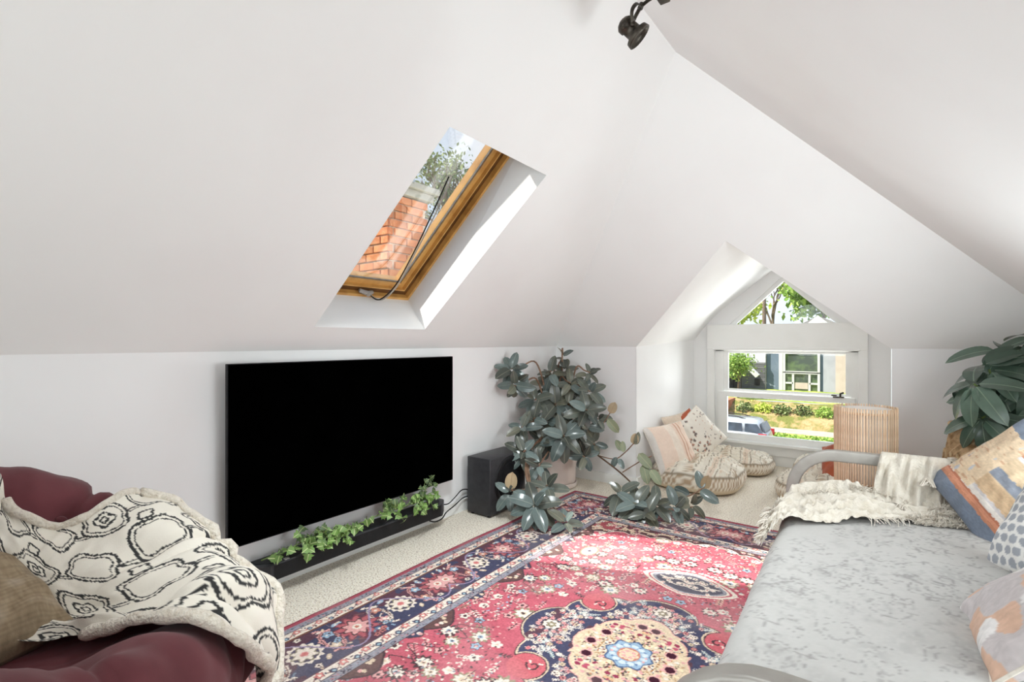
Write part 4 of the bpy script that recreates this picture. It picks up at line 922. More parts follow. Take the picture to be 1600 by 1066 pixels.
cov = big_mesh('printed_coverlet', np.stack([CX, YV, CZ], -1), grid_faces(ny, na)[:, ::-1], M['print'], None, True, base*(1-k)+grey*k)
tag(cov, 'pale grey faded floral coverlet spread smooth over the daybed mattress', 'blanket')

# cream fringed throw bunched across the far end of the daybed
nu, nv = 190, 150
front = lerp_path([(-.40, 2.16), (-.385, 2.36), (-.30, 2.47), (-.14, 2.60), (.05, 2.72), (.24, 2.80)], nu)
back = lerp_path([(-.46, 2.74), (-.42, 2.94), (-.30, 2.975), (-.14, 2.98), (.06, 2.98), (.24, 2.98)], nu)
sU, sV = np.meshgrid(np.linspace(0, 1, nu), np.linspace(0, 1, nv), indexing='ij')
TXg = front[:, None, 0]*(1-sV)+back[:, None, 0]*sV; TYg = front[:, None, 1]*(1-sV)+back[:, None, 1]*sV
warp = .18*np.sin(sU*4+1)+.25*(fbm(sU*2.5, sV*2, 2)-.4)
ridge = lambda c, w: np.exp(-((sV+warp*.35-c)/w)**2)
TZg = BZ+.012 + .030*ridge(.10, .09) + .034*ridge(.34, .08) + .045*ridge(.58, .08) + .075*ridge(.86, .12)*(1-.35*sU) + .018*np.sin(sV*26+sU*6+4*fbm(sU*3, sV*3, 2))*np.clip(sV*3, 0, 1)*np.clip((1-sV)*8, 0, 1) + .07*(fbm(sU*7, sV*6+2, 3)-.42) + .022*(fbm(sU*26, sV*18, 2)-.38) + .006*np.sin(sU*140+8*fbm(sU*4, sV*4, 2))*(fbm(sU*3+7, sV*5, 2) > .40) + .03*np.exp(-((sU-.55)/.1)**2-((sV-.8)/.12)**2)
TZg = np.maximum(TZg, BZ+.010)
dr = np.clip((-.385-TXg)/.09, 0, 1); TZg = TZg - .14*dr**1.6; TXg = TXg - .01*dr
tb = big_mesh('fringed_throw', np.stack([TXg, TYg, TZg], -1), grid_faces(nu, nv), M['cream_knit'], None, True)
tag(tb, 'cream fringed gauze throw bunched over the far end of the daybed and its arm', 'blanket')
# end of the throw hanging over the metal arm
n1, n2 = 80, 90
ux, vv = np.meshgrid(np.linspace(-.055, .20, n1), np.linspace(0, 1, n2), indexing='ij')
arcp = lerp_path([(3.085, .44), (3.075, .60), (3.062, .69), (3.035, .712), (3.006, .69), (2.99, .62), (2.955, .545), (2.90, .51)], n2)
k2 = (np.arange(n2)[None, :]+0*ux).astype(int); AYp = arcp[k2, 0]; AZp = arcp[k2, 1]
fd = (.026*np.sin(ux*52+vv*6)+.010*np.sin(ux*120-vv*9)+.035*(fbm((ux+1)*9, vv*2, 2)-.4))*np.clip(np.abs(vv-.42)*3, 0, 1)
sgn = np.where(vv > .45, -1, 1.); AYp = AYp + sgn*(np.abs(fd)+.004); AZp = AZp + .006 + np.abs(fd)*.3
slip = .10*np.clip((ux-.02)/.1, 0, 1)*np.clip((vv-.6)/.4, 0, 1)
big_mesh('hanging_end', np.stack([ux+.02*np.sin(vv*5), AYp, AZp-slip*.3], -1), grid_faces(n1, n2), M['cream_knit'], tb, True)
def fringe(P, D, ln, nper, name='fringe', r=.0016, parent=tb, jit=.5):
    m = MB(); rg = random.Random(len(P)+int(ln*1000))
    for p in P:
        for q in range(nper):
            a = Vector(p)+Vector((rg.uniform(-.008, .008), rg.uniform(-.008, .008), rg.uniform(-.002, .004))); d = (Vector(D)+Vector((rg.uniform(-jit, jit), rg.uniform(-jit, jit), rg.uniform(-jit, jit)*.7))).normalized()
            b_ = a+d*ln*.5; c_ = b_+(d+Vector((rg.uniform(-.5, .5), rg.uniform(-.5, .5), -.5))).normalized()*ln*.5*rg.uniform(.5, 1)
            m.tube([a, b_, c_], [r, r, r*.7], 4, False)
    o = m.build(name, M['pile'], parent, True); o['kind'] = 'stuff'; return o
G = np.stack([TXg, TYg, TZg], -1)
fringe(G[0, ::2], (-.8, -.2, -.7), .045, 5, r=.0024)
fringe(G[-1, ::2], (.8, -.1, .25), .04, 6)
fringe(G[150:, 0:26:5].reshape(-1, 3)[::2], (.2, -.3, .8), .03, 4); fringe(G[165:, 20:90:6].reshape(-1, 3)[::3], (.3, -.3, .8), .03, 4)
fringe(G[120:150:2, 2], (.3, -.9, -.05), .05, 2); fringe(G[60:110:2, 100], (.2, -.5, .5), .028, 3); fringe(G[100:150:2, 118], (.3, -.4, .6), .03, 4)
fringe(np.stack([ux, AYp, AZp-slip*.3], -1)[::2, -1], (0, -.6, -.5), .04, 5); fringe(np.stack([ux, AYp, AZp-slip*.3], -1)[-1, 20::3], (.9, -.2, -.1), .045, 5); fringe(np.stack([ux, AYp, AZp-slip*.3], -1)[50:, 30:44:4].reshape(-1, 3)[::2], (.3, -.3, .8), .03, 3)

# pillows on the daybed
def patch(U, V):
    t = V*.5+.5 + .012*(fbm(U*14, V*3, 2)-.5)
    st = [(0, (122, 132, 148)), (.16, (122, 132, 148)), (.17, (196, 136, 108)), (.20, (214, 150, 122)), (.235, (190, 124, 98)), (.255, (226, 218, 210)), (.30, (206, 200, 200)), (.33, (214, 184, 150)), (.47, (226, 200, 166)), (.48, (150, 156, 168)), (.56, (138, 146, 160)), (.575, (220, 196, 164)), (.72, (230, 206, 176)), (.73, (224, 222, 222)), (.76, (200, 140, 112)), (.82, (216, 190, 164)), (.86, (132, 142, 158)), (1.01, (132, 142, 158))]
    c = np.zeros(U.shape+(3,))
    for (a, ca), (b, cb) in zip(st[:-1], st[1:]): c[(t >= a) & (t < b)] = lin(ca)
    left = U < -.15; tex = fbm(U*26, V*60, 2)
    tan_ = left & (t > .26) & (t < .86); c[tan_] = lin((226, 202, 172)); c[tan_ & (fbm(U*5, V*20, 2) > .52)] = lin((208, 170, 140)); c[tan_ & (fbm(U*9+4, V*5, 2) > .60)] = lin((190, 192, 198))
    c[(np.abs((t*30) % 1-.5) < .2) & (t > .2) & (t < .75) & (tex > .42)] *= .86
    return c*(.80+.42*tex[..., None])
ppM = m4(frame_from((-.55, -.62, .52), (0, 0, 1), -.62), (.375, 2.83, .665))
pw = pillow('striped_pillow', .46, .46, .17, ppM, M['print'], None, patch, 120, .010, seed=5, back=M['beige']); tag(pw, 'grey tan and terracotta striped woven pillow with tassel at far end of daybed', 'pillow')
def tassel(p, d, parent, ln=.085):
    m = MB(); d = Vector(d).normalized(); p = Vector(p); rg = random.Random(5)
    for i in range(26):
        a = rg.uniform(0, 6.28); o = Vector((math.cos(a), math.sin(a), .25))*.012
        e_ = p+d*ln+Vector((rg.uniform(-.028, .028), rg.uniform(-.02, .02), 0)); e_.z = max(e_.z, BZ+.008)
        mdl = p+d*ln*.5+o+Vector((0, 0, .012)); m.tube(smooth_path([p, mdl, e_], 4), .0026, 5)
    for k in range(3): m.tube([p+d*(.012+.004*k)+Vector((.011*math.cos(a), .0, .011*math.sin(a))) for a in np.linspace(0, 6.28, 9)], .003, 5, False)
    m.build('tassel', M['pile'], parent, True)
tassel(ppM @ Vector((-.215, -.215, 0)), (-.1, -.75, -.15), pw); tassel(ppM @ Vector((.215, .215, 0)), (.4, .2, .1), pw)
def dots(U, V):
    c = np.empty(U.shape+(3,)); c[:] = lin((236, 235, 232)); s_ = 5.0
    r = np.round(V*s_*1.15); uu = U*s_+.5*(r % 2); d = np.hypot((uu-np.round(uu)), (V*s_*1.15-r)*1.0); inside = d < .40+.05*(vnoise(U*40, V*40)-.5)
    c[inside] = lin((164, 168, 176)); return c*(.94+.12*fbm(U*40, V*40, 2)[..., None])
dpM = m4(frame_from((-.72, -.30, .42), (0, 0, 1), .15), (.445, 2.36, .66))
dp = pillow('dotted_pillow', .44, .44, .17, dpM, M['print'], None, dots, 90, .008, seed=9); tag(dp, 'white pillow printed with grey dots in the middle of the daybed', 'pillow')
m_ = MB(); m_.tube(seam(dpM, .44, .44), .0045, 6, False); m_.build('piping', M['pile'], dp, True)
def abstr(U, V):
    c = np.empty(U.shape+(3,)); c[:] = lin((176, 178, 178)); n1 = fbm(U*2+5, V*2, 2); n2_ = fbm(U*2.2+11, V*2.2+4, 2)
    c[V < .35] = lin((198, 190, 190)); c[(n1 > .46) & (V < .5)] = lin((214, 178, 156)); c[(n2_ > .50) & (V < .2)] = lin((228, 224, 222)); c[V > .62] = lin((168, 174, 178))
    return c*(.82+.36*fbm(U*40, V*18, 2)[..., None])
apM = m4(frame_from((-.60, .05, .62), (0, 0, 1), .2), (.33, 1.83, .60))
ap = pillow('abstract_pillow', .46, .46, .16, apM, M['print'], None, abstr, 80, .012, seed=13); tag(ap, 'grey pillow with peach and white abstract patches, nearest on the daybed', 'pillow')
m_ = MB(); m_.tube(seam(apM, .46, .46), .0045, 6, False); m_.build('piping', M['pile'], ap, True)

# ------------------------------------------------------------------ bamboo lantern lamp
LX, LY, LR, LH = -.128, 3.56, .149, .875
lp = empty('bamboo_lamp', (LX, LY, 0)); tag(lp, 'cylindrical bamboo slat lantern lamp standing behind the far arm of the daybed', 'lamp')
for z in (.05, .455, LH-.03):
    m_ = MB(); m_.tube([(LX+(LR-.010)*math.cos(a), LY+(LR-.010)*math.sin(a), z) for a in np.linspace(0, 2*PI, 49)], .006, 6, False); m_.build('hoop', M['bamboo'], lp, True)
sm = bpy.data.meshes.new('slat'); t_ = MB().box(-.0034, .0034, -.0032, .0032, .0, LH, .0012); sm.from_pydata(t_.v, [], t_.f); sm.materials.append(M['bamboo']); sm.update()
for k in range(72):
    a = 2*PI*k/72; o = bpy.data.objects.new('slat', sm); C.objects.link(o); o.parent = lp; o.matrix_parent_inverse = Matrix.Translation(-lp.location)
    o.matrix_basis = Matrix.Translation((LX+LR*math.cos(a), LY+LR*math.sin(a), 0)) @ Matrix.Rotation(a+PI/2+rnd.uniform(-.1, .1), 4, 'Z') @ Matrix.Rotation(rnd.uniform(-.006, .006), 4, 'X')
m_ = MB(); m_.lathe([(.130, .06), (.132, LH-.012), (.128, LH-.012), (.126, .06)], (LX, LY, 0), 40); m_.build('paper_shade', M['paper'], lp, True)
m_ = MB(); m_.lathe([(0, LH-.03), (.128, LH-.03)], (LX, LY, 0), 40); m_.build('top_diffuser', M['paper'], lp)
m_ = MB(); m_.lathe([(0, .012), (.15, .012), (.158, .03), (.15, .045), (0, .045)], (LX, LY, 0), 40); m_.build('base', M['bamboo'], lp)

# ------------------------------------------------------------------ floor cushions in the dormer alcove
def kilim(seed, front=True):
    def fn(U, V):
        t = (V*.5+.5)*9+.22*np.sin(U*4+seed)+.15*(fbm(U*3, V*3+seed, 2)-.5); row = np.floor(t).astype(int); fr_ = t-row
        c = np.empty(U.shape+(3,)); c[:] = lin((236, 229, 215)); n_ = fbm(U*34+seed, V*34, 2)
        zz = ((np.abs(((U*20+row) % 1)-.5)+np.abs(fr_-.5)) < .36); c[(row % 4 == 0) & zz] = lin((190, 168, 142)); c[(row % 3 == 1) & (n_ > .52)] = lin((222, 204, 184))
        c[(row % 4 == 2) & (fr_ > .3) & (fr_ < .8)] = lin((232, 214, 196)); c[(fr_ < .09)] = lin((160, 148, 130)); c[(fr_ > .5) & (fr_ < .56) & (row % 2 == 0)] = lin((186, 172, 152))
        return c*(.84+.28*n_[..., None])
    return fn
def floor_cushion(name, x0, x1, y0, y1, h, seed, label):
    n, mm = 200, 84; a = np.linspace(0, 2*PI, n, endpoint=False); tq = np.linspace(0, 1, mm); TQ, AA = np.meshgrid(tq, a, indexing='ij')
    cx, cy, rx, ry = (x0+x1)/2, (y0+y1)/2, (x1-x0)/2, (y1-y0)/2
    sq = lambda c, p: np.sign(c)*np.abs(c)**p
    # profile from centre of top, over the edge, to the underside
    pr = lerp_path([(0, h*1.0), (.4, h*1.02), (.72, h*.96), (.92, h*.78), (1.0, h*.48), (.97, h*.18), (.88, .012), (.5, .004), (0, .004)], mm)
    r = pr[:, 0][:, None]; z = pr[:, 1][:, None]+0*AA
    X = sq(np.cos(AA), .62)*r; Y = sq(np.sin(AA), .62)*r
    lump = (fbm(X*2.4+seed*5, Y*2.4, 3)-.42)*.06*np.clip(z/h, 0, 1) + .012*np.sin(Y*26+2*np.sin(X*3+seed))*np.clip(z/h, 0, 1)*np.clip(1.1-r, 0, 1)*2 + .008*np.sin(X*22+1.5*np.sin(Y*3+seed))*np.clip(z/h, 0, 1)*np.clip(1.1-r, 0, 1)*2
    k = 1+.05*(fbm(AA*3, TQ*3+seed, 2)-.4); k[:, :] = k
    P = np.stack([cx+X*rx*k, cy+Y*ry*k, np.maximum(z+lump, .003)], -1)
    c = kilim(seed)(np.clip(Y, -1, 1), X); side = (pr[:, 1] < h*.70)[:, None] & (pr[:, 0] > .6)[:, None] & (AA > -1)
    dia = (np.abs(((AA*9+z/h*2.5) % 1)-.5)+np.abs(((AA*9-z/h*2.5) % 1)-.5)) < .46
    c[side & dia] = lin((182, 158, 132)); c[side & ~dia] = lin((234, 226, 212)); c[side & (np.abs(z/h-.66) < .035)] = lin((150, 136, 118)); c[side & (z/h < .22)] = lin((214, 196, 170))
    o = big_mesh(name, P, grid_faces(mm, n, False, True)[:, ::-1], M['print'], None, True, c); tag(o, label, 'cushion', 'floor cushions in the dormer alcove')
    m = MB(); m.tube([Vector(P[int(mm*.66), i % n]) + Vector((0, 0, .0)) for i in range(0, n+1)], .007, 6, False); m.build('piping', M['pile'], o, True)
    tl = MB(); rg = random.Random(seed)
    for i in range(140):
        u_, v_ = rg.randrange(8, int(mm*.55)), rg.randrange(n); p = Vector(P[u_, v_]); tl.tube([p, p+Vector((rg.uniform(-.012, .012), rg.uniform(-.012, .012), .010))], [.003, .002], 4, False)
    q = tl.build('tufts', M['pile'], o, True); q['kind'] = 'stuff'; return o
floor_cushion('floor_cushion', -1.735, -1.00, 4.20, 4.93, .225, 1, 'cream woven floor cushion nearest the rug on the left of the alcove')
floor_cushion('floor_cushion', -1.70, -.90, 5.02, 5.62, .17, 2, 'cream woven floor cushion under the window beside the floral pillow')
floor_cushion('floor_cushion', -.78, -.08, 4.42, 4.98, .19, 3, 'cream woven floor cushion seen through the curve of the daybed arm')
floor_cushion('floor_cushion', -.74, -.07, 5.03, 5.60, .20, 4, 'cream woven floor cushion behind the bamboo lamp under the window')
def blush(U, V):
    t = U*.5+.5; c = np.empty(U.shape+(3,)); c[:] = lin((238, 216, 200)); c[(np.abs(t-.72) < .015) | (np.abs(t-.80) < .012)] = lin((212, 170, 146)); c[(t > .84)] = lin((228, 204, 186)); c[(t > .45) & (t < .62)] = lin((240, 226, 212)); c[t < .1] = lin((222, 216, 210)); return c*(.92+.16*fbm(U*30, V*30, 2)[..., None])
def oat(U, V): return lin((226, 208, 190))*(.85+.3*fbm(U*24, V*24, 2)[..., None])
def floral(U, V):
    c = np.empty(U.shape+(3,)); c[:] = lin((238, 232, 222)); n_ = vnoise(U*20+5, V*20)
    g_ = np.zeros(U.shape, bool); rg = random.Random(4)
    for i in range(60):
        cx, cy = rg.uniform(-.9, .9), rg.uniform(-.9, .9); w_ = .06 if cx < -.05 else .03
        g_ |= (np.hypot(U-cx, V-cy) < w_*(.7+.6*vnoise(U*30, V*30)))
    c[g_] = lin((120, 112, 108)); c[g_ & (n_ > .6)] = lin((196, 150, 130)); c[(fbm(U*6, V*9+3, 2) > .58) & ~g_ & (U > 0)] = lin((226, 206, 188)); return c
for nm, w, th, Mx, cf_, sd_, lb in (
    ('blush_pillow', .42, .17, m4(frame_from((.72, -.50, .48), (0, 0, 1), .12), (-1.56, 4.42, .325)), blush, 21, 'blush pink pillow leaning on the left floor cushion nearest the rubber plant'),
    ('oatmeal_pillow', .42, .13, m4(frame_from((.85, -.3, .35), (0, 0, 1), .1), (-1.60, 4.86, .36)), oat, 22, 'oatmeal pillow tucked between the blush pillow and the alcove wall'),
    ('floral_pillow', .41, .15, m4(frame_from((.62, -.60, .42), (0, 0, 1), .62), (-1.475, 4.92, .375)), floral, 24, 'cream pillow with grey floral print propped diamond-wise on the floor cushions')):
    o = pillow(nm, w, w, th, Mx, M['print'], None, cf_, 60, .008, seed=sd_); tag(o, lb, 'pillow')
    m_ = MB(); m_.tube(seam(Mx, w, w), .0045, 6, False); m_.build('piping', M['pile'], o, True)
rM = m4(frame_from((.62, -.60, .42), (0, 0, 1), .50), (-1.555, 4.86, .345)); o = pillow('rust_pillow', .42, .42, .12, rM, M['rust'], None, None, 40, .008, seed=27); tag(o, 'rust velvet pillow sandwiched behind the floral pillow', 'pillow')
rM = m4(frame_from((-.5, -.62, .62), (0, 0, 1), .5), (-.30, 4.78, .30)); o = pillow('rust_pillow', .40, .40, .12, rM, M['rust'], None, None, 40, .008, seed=28); tag(o, 'rust pillow half hidden between the daybed arm and the bamboo lamp', 'pillow')

# ------------------------------------------------------------------ umbrella plant in a wicker basket
up_ = empty('umbrella_plant', (.40, 3.62, 0)); tag(up_, 'dark green umbrella plant in a wicker basket beside the right wall', 'plant')
bxc, byc = .40, 3.66
bs = MB(); nA, nZ = 56, 46; v = []
for i in range(nZ):
    z = .80*i/(nZ-1); r = .13+.055*math.sin(PI*min(1, z/.80)*.9)
    for k in range(nA): v.append((bxc+(r+.004*(1 if (i+k) % 2 else -1))*math.cos(2*PI*k/nA), byc+(r+.004*(1 if (i+k) % 2 else -1))*math.sin(2*PI*k/nA), z))
bs.add(v, grid_faces(nZ, nA, False, True)); bs.build('basket', M['wicker'], up_)
m_ = MB(); m_.tube([(bxc+.152*math.cos(a), byc+.152*math.sin(a), .80) for a in np.linspace(0, 2*PI, 41)], .012, 8, False); m_.build('basket_rim', M['wicker'], up_, True)
for k in range(26):
    a = 2*PI*k/26; MB().tube([(bxc+.181*math.cos(a), byc+.181*math.sin(a), .46), (bxc+.186*math.cos(a+.06), byc+.186*math.sin(a+.06), .56), (bxc+.176*math.cos(a), byc+.176*math.sin(a), .66)], .006, 5).build('basket_stake', M['wicker'], up_, True)
m_ = MB(); m_.lathe([(.145, .77), (0, .78)], (bxc, byc, 0), 24); m_.build('soil', M['soil'], up_)
UL = [with_mat(leaf_mesh('leaf', .21, .048, .18, .45, 9), M['umbrella_leaf']), with_mat(leaf_mesh('leaf', .19, .044, .25, .3, 9), M['umbrella_leaf'])]
ucl = [((.40, 3.62, 1.10), 6, 1.0, (-.4, -.6, .5)), ((.33, 3.50, 1.03), 6, 1.05, (-.6, -.6, .5)), ((.47, 3.66, 1.02), 7, 1.0, (-.1, -.7, .4)), ((.52, 3.70, .95), 7, .95, (.0, -.7, .5)), ((.36, 3.50, .86), 6, .95, (-.4, -.8, .3)), ((.47, 3.50, .88), 7, .95, (-.1, -.8, .4)),
       ((.60, 3.74, 1.27), 6, .9, (.1, -.5, .6)), ((.45, 3.70, 1.20), 5, 1.0, (.3, -.5, .5)), ((.56, 3.60, 1.05), 7, .95, (.2, -.7, .5)), ((.60, 3.72, 1.17), 6, .95, (.3, -.5, .5)), ((.42, 3.68, .95), 6, .9, (-.2, -.7, .2)), ((.52, 3.48, .80), 6, .85, (.0, -.8, .3))]
for i, (p, n, s_, ax) in enumerate(ucl):
    p = Vector(p); ax = Vector(ax).normalized(); t1 = ax.orthogonal().normalized(); t2 = ax.cross(t1); ph0 = rnd.uniform(0, 6)
    for k in range(n):
        a = ph0+k*2*PI/n; d = (t1*math.cos(a)+t2*math.sin(a))*math.sin(1.25)+ax*math.cos(1.25)*.8; d.z -= .62
        put_leaf('leaf', UL[k % 2], None, up_, p+d.normalized()*.02, d, ax+Vector((0, 0, .5)), s_*rnd.uniform(.8, 1.05))
    r0 = Vector((bxc+rnd.uniform(-.04, .04), byc+rnd.uniform(-.04, .04), .78)); MB().tube(smooth_path([r0, r0.lerp(p, .5)+Vector((.02, .03, .05)), p], 6), .005, 6).build('stem', M['greenstem'], up_, True)
put_leaf('leaf', UL[0], None, up_, (.385, 3.60, 1.13), (.62, .25, .55), (-.3, -.8, .5), 1.05); put_leaf('leaf', UL[1], None, up_, (.385, 3.60, 1.13), (.72, .1, .30), (-.3, -.8, .5), 1.1)

# ------------------------------------------------------------------ track light at the ridge
tl = empty('track_light', (-.80, 2.0, 2.78)); tag(tl, 'dark bronze spotlight on a ceiling track at the top of the picture', 'light')
MB().box(-.726, -.686, .3, 1.94, 2.552, 2.592, .004).build('track_rail', M['bronze'], tl)
for y in (.7, 1.75): MB().tube([(-.706, y, 2.592), (-.706, y, 2.615)], .016, 12).build('rail_mount', M['bronze'], tl, True)
hp = Vector((-.845, 1.93, 2.500)); ha = Vector((.55, .30, -.62)).normalized()   # the head points down and away
Hm = m4(frame_from(ha), hp)
hd = MB(); hd.lathe([(0, -.052), (.014, -.050), (.026, -.044), (.033, -.036), (.036, -.032), (.036, -.014), (.031, -.012), (.032, .018), (.034, .024), (.050, .032), (.053, .050), (.049, .052), (.044, .038), (0, .032)], M=Hm, n=28); head = hd.build('spot_head', M['bronze'], tl, True)
k_ = MB()
for i in range(3): k_.tube([Hm @ Vector((.034*math.cos(a), .034*math.sin(a), -.030+.007*i)) for a in np.linspace(0, 2*PI, 25)], .0025, 6, False)
k_.build('cooling_fins', M['bronze'], head, True)
kn = MB()
sdv = Vector(ha).cross(Vector((0, 0, 1))).normalized(); top_ = hp + Vector((.03, .03, .095))
for sg_ in (1, -1):
    kn2 = MB(); pth = smooth_path([hp+sdv*sg_*.036+ha*.005, hp+sdv*sg_*.062+Vector((0, 0, .035)), hp+sdv*sg_*.046+Vector((.015, .015, .075)), top_], 5); kn2.tube(pth, .0055, 6, sq=(1.4, .6)); kn2.build('yoke', M['bronze'], tl, True)
    MB().tube([hp+sdv*sg_*.030+ha*.005, hp+sdv*sg_*.044+ha*.005], .008, 10).build('yoke_screw', M['bronze'], head, True)
m_ = MB(); m_.tube([top_-Vector((.002, .002, .008)), top_+Vector((.004, .004, .012))], .011, 10); m_.tube([top_, top_+Vector((.03, .0, .012)), Vector((-.720, 1.90, 2.575))], .007, 8); m_.build('swivel_stem', M['bronze'], tl, True)
# ------------------------------------------------------------------ outside: street, bank, houses, trees, car
M['asphalt'] = mat('asphalt', L(120, 118, 116), .95, .1, noise=(3, L(100, 98, 97), .4, .7))
M['grass'] = mat('lawn', L(166, 176, 92), .95, .05, noise=(1.2, L(120, 138, 62), .42, .62), bump=(14, .8, .05))
M['bank'] = mat('dry planted bank', L(176, 150, 110), .95, .05, noise=(1.8, L(116, 120, 66), .42, .58), bump=(8, 1, .1))
M['concrete'] = mat('pale concrete', L(178, 166, 154), .9, .1, noise=(2, L(160, 148, 136), .4, .7))
M['brickstep'] = mat('brick steps', L(188, 130, 104), .9, .1, noise=(5, L(160, 100, 78), .4, .7))
M['bluegrey'] = mat('blue grey paint', L(112, 126, 142), .8, .2, noise=(1, L(102, 116, 132), .4, .7))
M['white_ext'] = mat('white exterior paint', L(206, 207, 208), .7, .2, noise=(1, L(196, 197, 198), .4, .7))
M['blush_ext'] = mat('pale pink render', L(196, 182, 174), .9, .1, noise=(2, L(186, 170, 162), .4, .7))
M['slate_sid'] = mat('grey lap siding', L(118, 118, 122), .8, .2, noise=(2, L(100, 100, 104), .4, .7), rand=.08)
M['dark_ext'] = mat('dark porch paint', L(52, 50, 52), .7, .2, noise=(4, L(40, 38, 40), .4, .7))
M['dark_glass'] = mat('dark window glass', L(72, 82, 74), .08, .7, noise=(1.6, L(98, 116, 82), .45, .65))
M['roof'] = mat('grey shingles', L(126, 122, 118), .9, .1, noise=(3, L(104, 100, 97), .4, .7))
M['silver'] = mat('silver car paint', L(196, 202, 210), .25, .6, metal=.35, noise=(2, L(186, 193, 202), .4, .7), coat=.6)
M['car_glass'] = mat('tinted car glass', L(52, 60, 70), .08, .8, noise=(3, L(70, 80, 92), .4, .7))
M['tail'] = mat('red tail light', L(190, 40, 44), .2, .6, noise=(12, L(150, 24, 30), .4, .7))
M['tyre'] = mat('tyre rubber', L(34, 34, 35), .9, .1, noise=(10, L(26, 26, 27), .4, .7))
M['foliage_y'] = mat('yellow green spring leaves', L(190, 206, 82), .7, .2, noise=(.9, L(140, 168, 58), .4, .65), back=L(206, 214, 110))
M['foliage_g'] = mat('mid green leaves', L(132, 168, 70), .7, .2, noise=(.9, L(92, 130, 48), .4, .65), back=L(160, 186, 96))
M['foliage_d'] = mat('dull green leaves', L(104, 124, 72), .7, .2, noise=(.9, L(76, 94, 50), .4, .65), back=L(136, 150, 100))
M['bark'] = mat('grey brown bark', L(128, 112, 98), .9, .1, noise=(6, L(94, 80, 68), .4, .7))
M['brick'] = mat('orange red brick', L(214, 146, 106), .9, .1, rand=.2, noise=(14, L(190, 120, 84), .42, .7), bump=(60, .5, .004))
M['mortar'] = mat('pale mortar', L(206, 190, 172), .95, .05, noise=(30, L(190, 172, 152), .4, .7))
M['capstone'] = mat('grey chimney capping', L(168, 166, 158), .8, .2, noise=(6, L(146, 146, 138), .4, .7))

struct('road', MB().box(-80, 60, 7, 25.6, -4.0, -3.6), M['asphalt'])
struct('lawn_strip', MB().box(-80, 60, 25.6, 29.4, -4.0, -3.48), M['grass'])
struct('sidewalk', MB().box(-80, 60, 29.4, 31.0, -4.0, -3.46), M['concrete'])
struct('front_yard', MB().box(-80, 60, -20, 7, -4.2, -3.7), M['grass'])
def terrain(name, x0, x1, y0, y1, zf, m, nx=90, ny=24):
    X, Y = np.meshgrid(np.linspace(x0, x1, nx), np.linspace(y0, y1, ny), indexing='ij')
    o = big_mesh(name, np.stack([X, Y, zf(X, Y)], -1), grid_faces(nx, ny), m); o['kind'] = 'structure'; return o
bankz = lambda X, Y: -3.46 + 1.16*np.clip((Y-31)/2.6, 0, 1)**.7 + .25*(fbm(X*1.5, Y*1.5, 2)-.45)*np.clip((Y-31)*2, 0, 1)
terrain('bank_slope', -60, 50, 31, 33.8, bankz, M['bank'], 200, 14)
lawnz = lambda X, Y: -2.32 + .12*(fbm(X*.6, Y*.6, 2)-.45)
terrain('lawn_slope', -60, 50, 33.7, 90, lawnz, M['grass'], 90, 40)
# brick steps and path up the bank
st = empty('garden_steps', (-9.5, 32, -3.4)); tag(st, 'brick garden steps and pale path climbing the bank beyond the car', 'steps')
for i in range(6): MB().box(-10.6, -8.3, 31.0+.42*i, 31.5+.42*i, -3.5, -3.26+.19*i, .02).build('step', M['brickstep'], st)
for sx in (-10.9, -8.0): MB().box(sx-.16, sx+.16, 30.95, 33.7, -3.5, -2.25, .03).build('side_wall', M['brickstep'], st)
for i in range(3): MB().box(-10.3+.22*i, -8.7+.35*i, 33.7+1.5*i, 35.1+1.5*i, -2.5, -2.17, .02).build('path_slab', M['concrete'], st)

def leaf_cloud(name, pts, m, size, parent=None, seed=0, kind='stuff'):
    """many small leaves, two triangles each"""
    r = np.random.RandomState(seed); P = np.asarray(pts, np.float32); n = len(P)
    d = r.normal(size=(n, 3)); d /= np.linalg.norm(d, axis=1)[:, None]; e = r.normal(size=(n, 3)); e -= d*(e*d).sum(1)[:, None]; e /= np.linalg.norm(e, axis=1)[:, None]
    s = size*(.6+.8*r.rand(n, 1)); V = np.stack([P-d*s, P+e*s*.55, P+d*s, P-e*s*.55], 1).reshape(-1, 3); F_ = np.arange(4*n).reshape(-1, 4)
    o = big_mesh(name, V, F_, m, parent, False); o['kind'] = kind; return o
def grow(mb, p, d, l, r, depth, rg, tips, spread=.55, twist=.9):
    q = p+d*l; mid = p.lerp(q, .5)+Vector((rg.uniform(-1, 1), rg.uniform(-1, 1), rg.uniform(-1, 1)))*l*.08
    mb.tube([p, mid, q], [r, r*.85, r*.68], 5 if depth > 1 else 4, False)
    if depth == 0: tips.append(q); return
    for k in range(rg.choice((2, 3, 3))):
        nd = (d + Vector((rg.uniform(-1, 1), rg.uniform(-1, 1), rg.uniform(-.5, .9)))*spread).normalized()
        grow(mb, q if k else p.lerp(q, .8), nd, l*rg.uniform(.62, .86), r*.62, depth-1, rg, tips, spread, twist)
    if depth <= 2: tips.append(q)
def tree(name, base, h, dirv, l, r, depth, m, nleaf, lsize, spread_l, label, seed, spread=.55):
    e_ = empty(name, base); tag(e_, label, 'tree'); rg = random.Random(seed); tips = []
    mb = MB(); b0 = Vector(base); mb.tube([b0, b0+Vector((0, 0, h*.5)), b0+Vector((.05*h, 0, h))], [r*1.25, r*1.05, r], 8, False)
    grow(mb, b0+Vector((.05*h, 0, h)), Vector(dirv).normalized(), l, r*.8, depth, rg, tips, spread)
    mb.build('trunk', M['bark'], e_, True)
    if nleaf:
        r_ = np.random.RandomState(seed); T = np.array([list(t) for t in tips]); P = T[r_.randint(0, len(T), nleaf)] + r_.normal(size=(nleaf, 3))*spread_l
        leaf_cloud('crown', P, m, lsize, e_, seed)
    return e_
